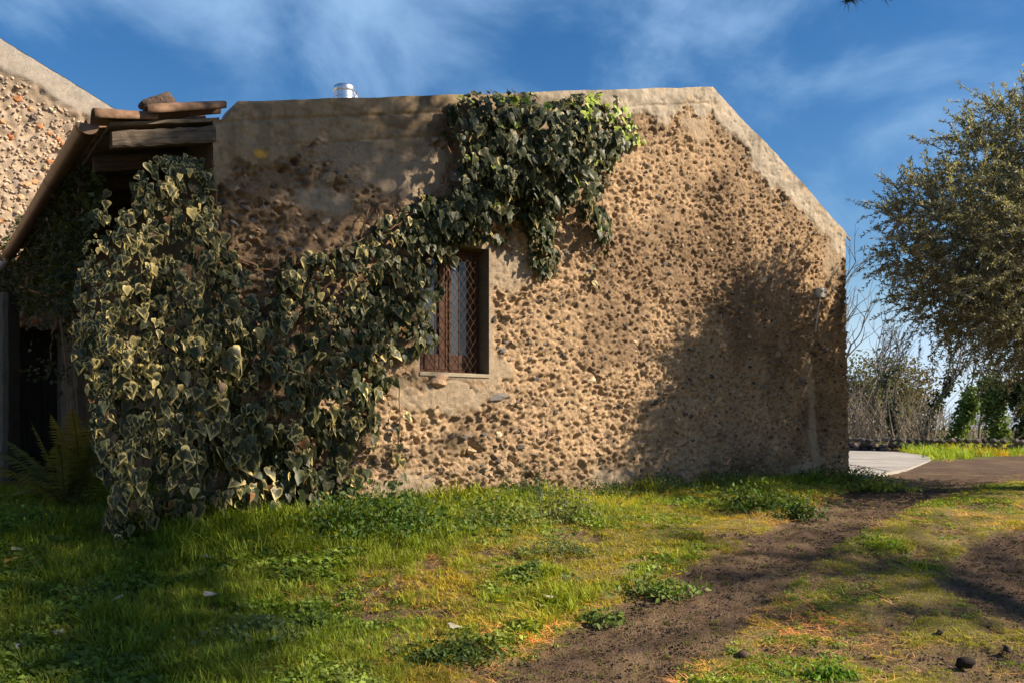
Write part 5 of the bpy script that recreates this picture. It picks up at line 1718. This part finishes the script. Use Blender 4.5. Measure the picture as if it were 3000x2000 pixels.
    o = scatter_object('far_grass', np.stack([X, Y, X * 0], -1), np.stack([r.normal(0, .15, n), r.normal(0, .15, n), r.uniform(0, 6.28, n)], -1), np.where(Y < 18, r.uniform(0.05, 0.13, n), r.uniform(0.14, 0.38, n)), idx, tint)
    tag(o, 'sunny yellow green grass along the verge beyond the road', 'grass', kind='stuff')


build_grass()

# ------------------------------------------------------------------ olive tree at the right
def olive_tree():
    r = np.random.default_rng(121)
    base = np.array([8.3, 10.7, 0.0])
    e = thing('olive_tree', 'grey green olive tree leaning into the frame at right', 'tree', base)
    YC = 10.6
    # crown lobes: (photo x, photo y, radius px, depth offset)
    lobes = [(2960, 640, 250, 0.0), (2800, 670, 150, -0.3), (2850, 830, 140, 0.2), (3080, 800, 230, 0.4), (2990, 420, 130, 0.2), (2690, 600, 75, 0.1), (2660, 740, 60, -0.2), (2735, 880, 70, 0.4),
             (3250, 650, 380, 0.3), (3250, 1000, 240, -0.2), (2860, 940, 70, 0.9), (2980, 920, 110, -0.5), (2890, 480, 95, 0.5), (3150, 380, 220, 0.0), (3000, 780, 230, 1.0), (3200, 760, 320, -0.9), (3190, 600, 230, 1.9), (3170, 850, 230, 1.7), (3380, 720, 280, 1.6), (3200, 780, 200, 2.4), (3260, 640, 260, 0.8), (3300, 880, 260, 0.6), (3120, 1000, 170, 0.3)]
    ac = Acc(); limbs = []
    # trunk
    t = np.linspace(0, 1, 12)[:, None]
    tp = base * (1 - t) + np.array([8.0, 10.6, 2.2]) * t + np.array([0.12, 0.05, 0]) * np.sin(t * 5)
    V, F = tube(tp, np.linspace(0.30, 0.20, 12), 12); obj('trunk', V, F, M_BARK, e, np.array([0.16, 0.135, 0.11]), True)
    cents = []
    for (px, py, R, dy) in lobes:
        Y = YC + dy; c = px_at(px, py, Y); rad = R * Y / FPX
        cents.append((c, rad))
        a_ = np.array([8.0, 10.6, 2.1]); mid = 0.5 * (a_ + c) + np.array([0.2, 0, -0.15])
        t = np.linspace(0, 1, 10)[:, None]
        cv = (1 - t) ** 2 * a_ + 2 * t * (1 - t) * mid + t ** 2 * c + r.normal(0, 0.025, (10, 3)) * np.sin(t * 3.1)
        V, F = tube(cv, np.linspace(0.06, 0.010, 10), 7)
        obj('limb', V, F, M_BARK, e, np.array([0.17, 0.145, 0.12]), True)
    twig = Acc(); LP = []; LX = []; LN = []; LS = []; LC = []
    for (c, rad) in cents:
        ns = int(74 + 185 * rad * rad)
        for k in range(ns):
            dv = nrmz(r.normal(0, 1, 3)); rr_ = rad * r.uniform(0.25, 1.0) ** 0.6
            st_ = c + dv * rr_ * 0.92
            Ls = r.uniform(0.22, 0.75) * (0.7 + 0.5 * rad)
            dirv = nrmz(dv * 0.9 + np.array([-0.1, 0, 0.45]) * r.uniform(-0.4, 1.2) + r.normal(0, 0.45, 3))
            nseg = 7
            t = np.linspace(0, 1, nseg)
            bend = np.array([0, 0, -0.35]) * r.uniform(-0.2, 1.0)
            cv = st_ + dirv * (Ls * t)[:, None] + bend * (Ls * t ** 2)[:, None]
            V, F = tube(cv, np.linspace(0.0045, 0.0015, nseg), 3); twig.add(V, F, np.array([0.15, 0.125, 0.095]))
            nl = int(Ls * 110)
            tt = r.uniform(0.08, 1.0, nl)
            P = np.stack([np.interp(tt, t, cv[:, q_]) for q_ in range(3)], -1)
            ax = nrmz(dirv * 0.75 + r.normal(0, 0.62, (nl, 3)))
            LP.append(P); LX.append(ax); LS.append(r.uniform(0.036, 0.064, nl))
            col = np.array([0.235, 0.208, 0.142]) * r.uniform(0.6, 1.35, (nl, 1))
            silver = r.random((nl, 1)) < 0.22
            col = np.where(silver, np.array([0.48, 0.45, 0.35]) * r.uniform(0.8, 1.2, (nl, 1)), col)
            LC.append(col)
    P = np.concatenate(LP); A = np.concatenate(LX); Sz = np.concatenate(LS); C = np.concatenate(LC)
    n = len(P)
    nn = r.normal(0, 1, (n, 3)); nn = nrmz(nn - (nn * A).sum(1, keepdims=True) * A); sd_ = np.cross(A, nn)
    V = np.stack([P, P + A * (Sz * 0.5)[:, None] + sd_ * (Sz * 0.15)[:, None], P + A * Sz[:, None] - nn * (Sz * 0.1)[:, None], P + A * (Sz * 0.5)[:, None] - sd_ * (Sz * 0.15)[:, None]], 1).reshape(-1, 3)
    F = np.arange(n * 4).reshape(-1, 4)
    o = obj('crown', V, F, M_OLIVE, e, np.repeat(C, 4, 0)); o['kind'] = 'stuff'
    o = twig.obj('twigs', M_BARK, e); o['kind'] = 'stuff'
    print('olive leaves', n)


olive_tree()

# ------------------------------------------------------------------ umbrella pines beside the camera, out of frame: they throw the shade
def needle_tufts(pos, r, L=0.11, per=16):
    n = len(pos)
    P = np.repeat(pos, per, 0); m = len(P)
    A = nrmz(r.normal(0, 1, (m, 3)) + np.array([0, 0, 0.35])); Ls = L * r.uniform(0.7, 1.2, m)
    sd_ = nrmz(np.cross(A, r.normal(0, 1, (m, 3))))
    V = np.stack([P - sd_ * 0.003, P + sd_ * 0.003, P + A * Ls[:, None]], 1).reshape(-1, 3)
    F = np.arange(m * 3).reshape(-1, 3)
    C = np.array([0.035, 0.055, 0.02]) * r.uniform(0.6, 1.4, (m, 1))
    return V, F, np.repeat(C, 3, 0)


def pine_clumps(cl, r, big=1.0):
    """thick needle clusters: leaf sized quads in flattened balls"""
    Vs = []; Cs = []
    for (c, R, dens) in cl:
        n = int(dens * R * R * 420)
        p = nrmz(r.normal(0, 1, (n, 3))) * (r.random((n, 1)) ** 0.4) * R * np.array([1, 1, 0.55]) + c
        a_ = nrmz(r.normal(0, 1, (n, 3))); b_ = nrmz(np.cross(a_, r.normal(0, 1, (n, 3))))
        s_ = r.uniform(0.05, 0.11, (n, 1)) * big
        Vs.append(np.stack([p - a_ * s_, p + b_ * s_ * 0.45, p + a_ * s_, p - b_ * s_ * 0.45], 1).reshape(-1, 3))
        Cs.append(np.repeat(np.array([0.035, 0.055, 0.02]) * r.uniform(0.6, 1.4, (n, 1)), 4, 0))
    V = np.concatenate(Vs)
    return V, np.arange(len(V)).reshape(-1, 4), np.concatenate(Cs)


TE = math.tan(SUN_EL)


def up_sun(p, H):
    """the point at height H that shades p"""
    p = np.asarray(p, float); t = (H - p[2]) / TE
    return np.array([p[0] + t * math.cos(SUN_AZ), p[1] + t * math.sin(SUN_AZ), H])


def pine(label, base, crown_z, clumps, seed, big=1.0):
    r = np.random.default_rng(seed)
    e = thing('umbrella_pine', label, 'tree', base)
    t = np.linspace(0, 1, 14)[:, None]
    top = np.array([np.mean([c[0][0] for c in clumps]), np.mean([c[0][1] for c in clumps]), crown_z])
    knee = np.array([base[0], base[1], crown_z * 0.8]) + 0.12 * (top - base) * np.array([1, 1, 0])
    wp_ = np.array([base, 0.5 * (base + knee) + np.array([0.1, 0.05, 0]), knee, 0.5 * (knee + top) + np.array([0, 0, 0.35]), top])
    cv = np.stack([np.interp(t[:, 0] * 4, np.arange(5), wp_[:, k]) for k in range(3)], -1)
    V, F = tube(cv, np.linspace(0.26, 0.10, 14), 10); obj('trunk', V, F, M_BARK, e, np.array([0.14, 0.09, 0.06]), True)
    fork = cv[-1]
    for (c, R, dn) in clumps[::2]:
        t = np.linspace(0, 1, 8)[:, None]
        mid = 0.5 * (fork + c) - np.array([0, 0, 0.1])
        b_ = (1 - t) ** 2 * fork + 2 * t * (1 - t) * mid + t ** 2 * c
        V, F = tube(b_, np.linspace(0.045, 0.012, 8), 6); obj('limb', V, F, M_BARK, e, np.array([0.14, 0.09, 0.06]), True)
    V, F, C = pine_clumps(clumps, r, big)
    o = obj('crown', V, F, M_NEEDLE, e, C); o['kind'] = 'stuff'
    return e


rP = np.random.default_rng(131)
# which places lie in shade: (target point, size, density); the branches that shade them
# unseen pines added behind and beside the camera to hold back sky light
def sky_block_pine(label, base, H, R, seed):
    r = np.random.default_rng(seed)
    cl = []
    for k in range(14):
        a_ = r.uniform(0, 6.28); q_ = R * r.random() ** 0.5
        cl.append((np.array([base[0] + q_ * math.cos(a_), base[1] + q_ * math.sin(a_), H * r.uniform(0.42, 1.0)]), r.uniform(0.8, 1.25), 0.45))
    pine(label, np.array(base, float), H * 0.75, cl, seed, big=2.6)


def shade(plist, H):
    out = []
    for (p, R, dn) in plist:
        out.append((up_sun(p, H + rP.uniform(-0.5, 0.5)), R, dn))
    return out


def wp3(px, py):
    u, z = wall_uz(px, py, 0.2); return wpt(float(u), float(z), 0.2)


s1 = []
for (px, py, R, dn) in [(760, 345, .62, 1.5), (1040, 335, .62, 1.5), (900, 420, .5, 1.2), (380, 700, .75, 1.0), (620, 520, .62, .9), (420, 1000, .8, 1.1), (700, 900, .7, .8), (450, 1300, .8, 1.2), (760, 1200, .7, .9), (900, 620, .6, .9), (720, 350, .55, 1.5), (850, 330, .5, 1.4), (980, 350, .55, 1.5), (650, 420, .5, 1.3), (1100, 320, .5, 1.4), (1250, 330, .42, 1.2), (800, 480, .5, 1.1), (1000, 480, .5, 1.1), (1180, 480, .42, 1.0),
                        (1180, 380, .5, 1.0), (1000, 1000, .55, .7), (1080, 560, .5, .8), (1330, 330, .42, .9), (1450, 420, .42, .7), (1230, 800, .5, .8), (1330, 1000, .30, .8), (960, 1380, .5, .9), (1560, 300, .36, .7), (1330, 620, .45, .8), (250, 600, .6, .9),
                        (1540, 560, .35, .45), (1150, 1200, .22, .6), (1420, 1230, .22, .4)]:
    s1.append((wp3(px, py), R, dn * (0.8 if py > 500 and px < 1000 else 1.0)))
for (px, py, R, dn) in [(150, 1600, .7, 1.2), (450, 1620, .7, 1.1), (300, 1560, .5, 1.0), (250, 1700, .6, 1.2), (560, 1720, .5, 1.0), (280, 1900, .5, 1.1), (540, 1900, .45, 1.0), (80, 1700, .6, 1.2), (700, 1600, .5, .8), (150, 1800, .6, 1.2), (420, 1820, .6, 1.1), (700, 1850, .5, .9), (100, 1960, .5, 1.2), (400, 1970, .5, 1.1), (640, 1970, .4, .9), (860, 1690, .25, .4), (950, 1560, .3, .6)]:
    s1.append((G(px, py), R, dn))
pine('tall umbrella pine beside the path out of the frame at right', np.array([9.6, 0.2, -0.9]), 8.2, shade(s1, 9.0), 141)
s2 = []
for (px, py, R, dn) in [(2120, 1660, .40, .9), (2300, 1700, .5, .9), (2500, 1650, .5, 1.0), (2700, 1700, .5, 1.0), (2300, 1790, .32, .9), (2550, 1790, .34, 1.0), (2800, 1780, .36, 1.0), (2950, 1680, .5, 1.0), (2100, 1590, .35, .7), (2900, 1600, .4, .7),
                        (2600, 1545, .35, .8), (2800, 1520, .3, .6), (2400, 1580, .35, .7), (1380, 1900, .16, .8), (1270, 1990, .22, .8), (1100, 1950, .16, .6), (2100, 1500, .40, .8), (2300, 1480, .40, .8), (1950, 1560, .35, .5)]:
    s2.append((G(px, py), R, dn))
pine('slim umbrella pine farther right beyond the frame', np.array([17.5, -1.2, -0.9]), 9.2, shade(s2, 10.0), 142)

for k, (x_, y_, H_, R_, lab) in enumerate(((-9.5, -5.0, 9, 3.2, 'unseen pine added behind the camera on its far left to dim the sky light'), (-3.5, -8.0, 10, 3.4, 'unseen pine added behind the camera left of centre to dim the sky light'), (3.0, -8.5, 10, 3.4, 'unseen pine added behind the camera right of centre to dim the sky light'),
                                             (9.0, -6.0, 9, 3.0, 'unseen pine added behind the camera on its far right to dim the sky light'), (-11.5, 3.5, 8, 2.8, 'unseen pine added left of the lawn to dim the sky light'))):
    sky_block_pine(lab, (x_, y_, -0.9), H_, R_, 160 + k)

# the tip of a pine branch that dips into the picture at the top right
tw = thing('pine_branch', 'dark pine twig dipping into the sky at top right', 'branch', px_at(2560, -60, 7.0))
tipa = [px_at(2620, -120, 7.0), px_at(2560, -40, 7.0), px_at(2500, 0, 7.0), px_at(2478, 4, 7.0)]
V, F = tube(np.array([px_at(3300, -560, 7.6), px_at(2900, -330, 7.3)] + tipa), np.array([0.03, 0.022, 0.014, 0.009, 0.006, 0.004]), 6)
obj('stem', V, F, M_BARK, tw, np.array([0.10, 0.07, 0.05]), True)
tt = np.linspace(0, 1, 26); pts = np.stack([np.interp(tt, np.linspace(0, 1, 4), np.array(tipa)[:, k]) for k in range(3)], -1)
pts = np.concatenate([pts, np.array([px_at(2575, -10, 7.0), px_at(2590, -4, 6.98), px_at(2600, -14, 7.02)])])
V, F, C = needle_tufts(pts, rP, 0.10, 14)
o = obj('needles', V, F, M_NEEDLE, tw, C); o['kind'] = 'stuff'

# ------------------------------------------------------------------ background at the right: low wall, bare trees, thicket
def bare_tree(name, label, px, base_py, Y, height, spread, seed, ivy=0.0, ivycol=(0.04, 0.06, 0.02), lean=0.0, levels=4, col=(0.17, 0.145, 0.125), r0=None, z0=0.0):
    r = np.random.default_rng(seed)
    b = np.array([(px - 1500) / FPX * Y, Y, z0])
    e = thing(name, label, 'tree', b)
    ac = Acc(); pts_all = []
    r0 = r0 or height * 0.015
    def grow(p, d, L, rad, lev):
        n = 6; t = np.linspace(0, 1, n)[:, None]
        bend = r.normal(0, 0.16, 3) + np.array([0, 0, 0.12])
        cv = p + d * L * t + bend * L * t ** 2
        V, F = tube(cv, np.linspace(rad, rad * 0.62, n), 5 if lev < 2 else 3)
        if lev == 0:
            obj('trunk', V, F, M_BARK, e, np.array(col), True)
        else: ac.add(V, F, np.array(col) * r.uniform(0.8, 1.2))
        pts_all.append((cv, lev))
        if lev >= levels: return
        for k in range(r.integers(3, 5) if lev < 3 else r.integers(2, 4)):
            f = r.uniform(0.45, 1.0) if k else 1.0
            q = cv[int(round(f * (n - 1)))]
            dd_ = nrmz(nrmz(cv[-1] - cv[-2]) * 0.9 + r.normal(0, 0.55, 3) * np.array([spread, spread, 0.75]) + np.array([0, 0, 0.35]))
            grow(q, dd_, L * r.uniform(0.5, 0.78), max(rad * 0.55, 0.008), lev + 1)
    grow(b, nrmz(np.array([lean, 0, 1.0])), height * 0.42, r0, 0)
    if ac.n: ac.obj('branches', M_BARK, e)
    if ivy > 0:
        P = []
        for cv, lev in pts_all:
            if lev <= 1:
                m = int(ivy * (240 if lev == 0 else 70)); t = r.uniform(0, 1 if lev == 0 else 0.6, m)
                c = np.stack([np.interp(t, np.linspace(0, 1, len(cv)), cv[:, k]) for k in range(3)], -1)
                P.append(c + nrmz(r.normal(0, 1, (m, 3))) * (height * 0.055 * ivy ** 0.5 * r.random((m, 1)) ** 0.5) * np.array([1, 1, 1.3]))
        P = np.concatenate(P)
        P[:, 2] = np.maximum(P[:, 2], 0.05)
        V, F, C = leaf_cloud(P, r.uniform(0.10, 0.20, len(P)), np.array(ivycol) * r.uniform(0.5, 1.6, (len(P), 1)), r, 0.4, 0.7)
        o = obj('ivy_leaves', V, F, M_LEAF, e, C); o['kind'] = 'stuff'
    return e


bare_tree('bare_tree', 'leafless twig crown reaching out behind the barn corner', 2440, 1300, 30, 6.2, 0.9, 11, lean=0.05)
bare_tree('bare_tree', 'leafless tree with ivy wrapped trunk nearest the barn', 2622, 1282, 33, 4.9, 1.0, 12, 0.55, lean=-0.12)
bare_tree('bare_tree', 'leafless tree with dark ivy trunk left of the green ivy tree', 2705, 1282, 33.5, 4.8, 0.75, 13, 0.9, (0.028, 0.045, 0.016))
bare_tree('ivy_tree', 'leaning tree thickly clad in green ivy', 2790, 1285, 31, 3.7, 0.9, 14, 3.4, (0.13, 0.18, 0.05), lean=0.16, levels=3)
bare_tree('ivy_tree', 'bushy dark ivy clad tree below the olive crown', 2925, 1290, 30, 3.6, 1.0, 15, 4.4, (0.11, 0.15, 0.045), levels=3)
bare_tree('ivy_tree', 'dark ivy clad trunk at the right edge behind the olive', 3010, 1290, 29, 4.0, 0.8, 16, 2.6, (0.035, 0.055, 0.018), levels=3)
bare_tree('bare_tree', 'thin pale sapling between the two ivy clad trees', 2868, 1290, 31.5, 3.4, 0.7, 17, lean=-0.05, col=(0.22, 0.19, 0.16))
bare_tree('bare_tree', 'slender bare tree left of the ivy wrapped trunks', 2555, 1285, 36, 4.8, 0.9, 18, 0.2, col=(0.20, 0.17, 0.15))

# olive brown bushy trees closing the view behind
def far_bush(label, px, Y, wpx, top_py, n, col, seed):
    r = np.random.default_rng(seed)
    b = np.array([(px - 1500) / FPX * Y, Y, 0.0]); W = wpx * Y / FPX * 0.5; H = EYE + (HOR - top_py) / FPX * Y
    e = thing('bushy_tree', label, 'tree', b)
    p = nrmz(r.normal(0, 1, (n, 3))) * (r.random((n, 1)) ** 0.4); p[:, 2] = p[:, 2] * 0.55 + 0.5
    p *= (0.75 + 0.5 * fbm(np.arctan2(p[:, 1], p[:, 0]) * 2 + 9, p[:, 2] * 5, 3, seed))[:, None]
    pos = b + p * np.array([W, W * 0.7, H])
    V, F, C = leaf_cloud(pos, r.uniform(0.10, 0.22, n), np.array(col) * r.uniform(0.6, 1.4, (n, 1)), r, 0.3, 0.5)
    o = obj('crown', V, F, M_LEAF, e, C); o['kind'] = 'stuff'
    ac = Acc()
    for k in range(60):
        t = np.linspace(0, 1, 6)[:, None]; tip = pos[r.integers(0, n)]; st_ = b + np.array([r.normal(0, W * 0.45), r.normal(0, W * 0.3), 0])
        V, F = tube(st_ * (1 - t) + tip * t, np.linspace(0.03, 0.008, 6), 3); ac.add(V, F, np.array([0.20, 0.17, 0.14]) * r.uniform(0.7, 1.2))
    ac.obj('trunk', M_BARK, e)


far_bush('rounded olive green tree close to the barn corner in the distance', 2545, 40, 290, 1045, 8500, (0.145, 0.13, 0.06), 31)
far_bush('brownish rounded tree to the right of the olive green one', 2650, 41, 210, 1070, 6500, (0.165, 0.125, 0.075), 32)
far_bush('low green bush far behind the barn, hidden by its right corner', 2360, 40, 260, 1080, 4000, (0.12, 0.12, 0.05), 33)
rT = np.random.default_rng(41)
ac = Acc()
for k in range(1100):
    px = rT.uniform(2250, 3080); Y = rT.uniform(32, 38)
    x = (px - 1500) / FPX * Y; H = np.interp(px, [2470, 2560, 2700, 2760, 3000], [3.0, 2.9, 2.2, 1.6, 1.5]) * rT.uniform(0.4, 1.1)
    t = np.linspace(0, 1, 5)[:, None]; d = np.array([rT.normal(0, 0.45), rT.normal(0, 0.3), 1.0])
    cv = np.array([x, Y, 0]) + d * H * t + rT.normal(0, 0.25, 3) * t ** 2 * H * np.array([1, 1, 0.3])
    V, F = tube(cv, np.linspace(0.018, 0.006, 5), 3); ac.add(V, F, np.array([0.29, 0.23, 0.175]) * rT.uniform(0.5, 1.25))
th = ac.obj('thicket', M_BARK)
tag(th, 'tangle of pale leafless stems behind the low stone wall', 'thicket', kind='stuff')

# low dry stone wall
swall = thing('dry_stone_wall', 'low dark dry stone wall along the far verge', 'wall', ((2700 - 1500) / FPX * 28, 28, 0))
A_ = np.array([(2200 - 1500) / FPX * 33.5, 33.5]); B_ = np.array([(2990 - 1500) / FPX * 25.5, 25.5])
wl_ = np.linalg.norm(B_ - A_); wd_ = (B_ - A_) / wl_; wn_ = np.array([wd_[1], -wd_[0]])
if wn_[1] > 0: wn_ = -wn_
fs_m = [mesh_of('stone', *rock_shape(ICO1, 700 + k, 1, 0.3), M_STONE, np.array(c)) for k, c in enumerate(((0.075, 0.062, 0.055), (0.10, 0.08, 0.07), (0.06, 0.052, 0.048), (0.13, 0.10, 0.085), (0.085, 0.075, 0.07)))]
rW = np.random.default_rng(51)
V, F = box_vf([A_[0], A_[1] + 0.1, -0.1], [*(wd_ * wl_), 0], [-wn_[0] * 0.3, -wn_[1] * 0.3, 0], [0, 0, 0.30])
obj('core', V, F, M_STONE, swall, np.array([0.045, 0.038, 0.034]))
x = 0.0
while x < wl_:
    for row in range(3):
        w_ = rW.uniform(0.10, 0.19)
        c = A_ + wd_ * (x + rW.normal(0, 0.04) + 0.08 * row) + wn_ * (0.02 + rW.normal(0, 0.015))
        z = 0.07 + 0.155 * row + rW.normal(0, 0.015)
        endl = x > wl_ - 0.7
        M = np.eye(4); M[:3, 0] = np.array([*wd_, 0]) * w_; M[:3, 1] = np.array([*wn_, 0]) * 0.12; M[:3, 2] = np.array([0, 0, 1]) * rW.uniform(0.075, 0.10); M[:3, 3] = [c[0], c[1], z]
        o = link('stone', fs_m[3 if endl else int(rW.integers(0, 5))], swall); o.matrix_basis = Matrix(M.tolist())
    x += 0.27

# ------------------------------------------------------------------ small things lying about
rS = np.random.default_rng(61)
def fallen_leaf(px, py, size, label, col=(0.50, 0.45, 0.30)):
    b = G(px, py); V, F, C = ivy_leaf(int(px), 0, (0.1, 0.1, 0.1))
    C = np.tile(np.array(col), (len(V), 1)) * rS.uniform(0.85, 1.15, (len(V), 1))
    a_ = rS.uniform(0, 6.28); x = np.array([math.cos(a_), math.sin(a_), 0.25]); y = np.array([-math.sin(a_), math.cos(a_), 0.2]); n_ = nrmz(np.cross(x, y))
    V = V * np.array([0.8, 1, 1.6])
    Vw_ = b + np.array([0, 0, 0.055 + 0.2 * size]) + size * (V[:, :1] * x + (V[:, 1:2] + 0.4) * y + V[:, 2:] * n_)
    tag(obj('fallen_leaf', Vw_, F, M_LEAF, None, C, True), label, 'leaf', 'pale dead leaves on the lawn')


fallen_leaf(340, 1782, 0.085, 'curled cream leaf upright in the shaded left lawn')
fallen_leaf(165, 1757, 0.09, 'pale leaf lying left of the curled cream leaf')
fallen_leaf(618, 1765, 0.085, 'pinkish pale leaf on a bare spot in the left lawn', (0.55, 0.46, 0.38))
fallen_leaf(1588, 1802, 0.07, 'white curled leaf in the sunlit lawn', (0.42, 0.40, 0.32))
fallen_leaf(1335, 1865, 0.085, 'white leaf at the head of the dark clover patch', (0.40, 0.38, 0.30))
fallen_leaf(50, 1632, 0.085, 'yellowish leaf in grass under the fern', (0.5, 0.47, 0.25))
fallen_leaf(605, 1655, 0.08, 'grey leaf below the foot of the variegated ivy', (0.40, 0.36, 0.30))
fallen_leaf(1610, 1775, 0.07, 'small greyish leaf just above the white curled leaf', (0.5, 0.47, 0.42))
fallen_leaf(25, 1672, 0.11, 'orange brown leaf blade at the left edge of the lawn', (0.42, 0.24, 0.04))


def small_rock(px, py, size, label, col, name='stone'):
    b = G(px, py); V, F = rock_shape(ICO2, int(px + py), 0.7, 0.4)
    m_ = obj(name, b + V * size + np.array([0, 0, size * 0.35]), F, M_STONE, None, np.array(col), True)
    tag(m_, label, 'stone')


small_rock(48, 1905, 0.045, 'grey stone in the grass at the lower left edge', (0.34, 0.31, 0.29))
small_rock(172, 1858, 0.035, 'round pale stone in the lower left lawn', (0.45, 0.40, 0.36))
small_rock(110, 1880, 0.022, 'tiny pale stone beside the round pale one', (0.42, 0.38, 0.36))
small_rock(2950, 1905, 0.028, 'small dark clod above the black clod at lower right', (0.05, 0.035, 0.03))
small_rock(2832, 1948, 0.055, 'black earthy clod on the litter at lower right', (0.022, 0.015, 0.012))
small_rock(2180, 1920, 0.035, 'brown clod on the track near the bottom', (0.10, 0.065, 0.045))
small_rock(2755, 1855, 0.022, 'little brown clod at the edge of the lit lawn', (0.06, 0.04, 0.03))

# dandelions
petal = Acc()
for k in range(14):
    a_ = k * 2 * math.pi / 14; c_, s_ = math.cos(a_), math.sin(a_)
    petal.add(np.array([[0, 0, 0], [c_ * 0.8 - s_ * 0.2, s_ * 0.8 + c_ * 0.2, 0.15], [c_ * 1.0, s_ * 1.0, 0.12], [c_ * 0.8 + s_ * 0.2, s_ * 0.8 - c_ * 0.2, 0.15]]), np.array([[0, 3, 2, 1]]), np.array([0.75, 0.50, 0.02]))
PM = petal.mesh('flower_head', M_LEAF)
Vs, Fs_ = tube(np.array([[0, 0, -8], [0.3, 0, -4], [0, 0, 0.0]]), 0.10, 4)
SM = mesh_of('stem', Vs, Fs_, M_LEAF, np.array([0.10, 0.14, 0.03]))
FL = [(812, 1706, 'dandelion in the shaded lawn below the ivy'), (1080, 1720, 'dandelion beside the centre lawn weeds'), (838, 1596, 'yellow flower at the foot of the ivy'), (803, 1605, 'yellow flower just left of the ivy foot flower'),
      (965, 1550, 'yellow flower in front of the dark nettles'), (983, 1585, 'small yellow flower below the nettle bush'), (1915, 1502, 'yellow flower in the grass by the shaded wall'), (2030, 1455, 'yellow flower high at the wall foot'),
      (2008, 1508, 'yellow flower right of the grass by the shaded wall'), (1462, 1808, 'yellow flower low in the sunlit lawn'), (1880, 1590, 'pale yellow flower near the dirt track edge'), (730, 1612, 'yellow flower in shade left of the ivy foot'),
      (1990, 1728, 'yellow flower at the right end of the leafy rosette plant')]
for (px, py, lab) in FL:
    b = G(px, py + 12)
    e = thing('dandelion', lab, 'flower', b, 'yellow flowers in the grass')
    hz2 = rS.uniform(0.10, 0.14); s_ = rS.uniform(0.014, 0.020)
    for nm, me in (('flower_head', PM), ('stem', SM)):
        o = link(nm, me, e)
        o.matrix_parent_inverse = Matrix.Identity(4)
        sc_ = (s_, s_, s_ if nm == 'flower_head' else hz2 / 8)
        o.matrix_basis = Matrix.Translation((0, 0, hz2)) @ Matrix.Rotation(-0.4 if nm == 'flower_head' else 0, 4, 'X') @ Matrix.Diagonal((*sc_, 1))
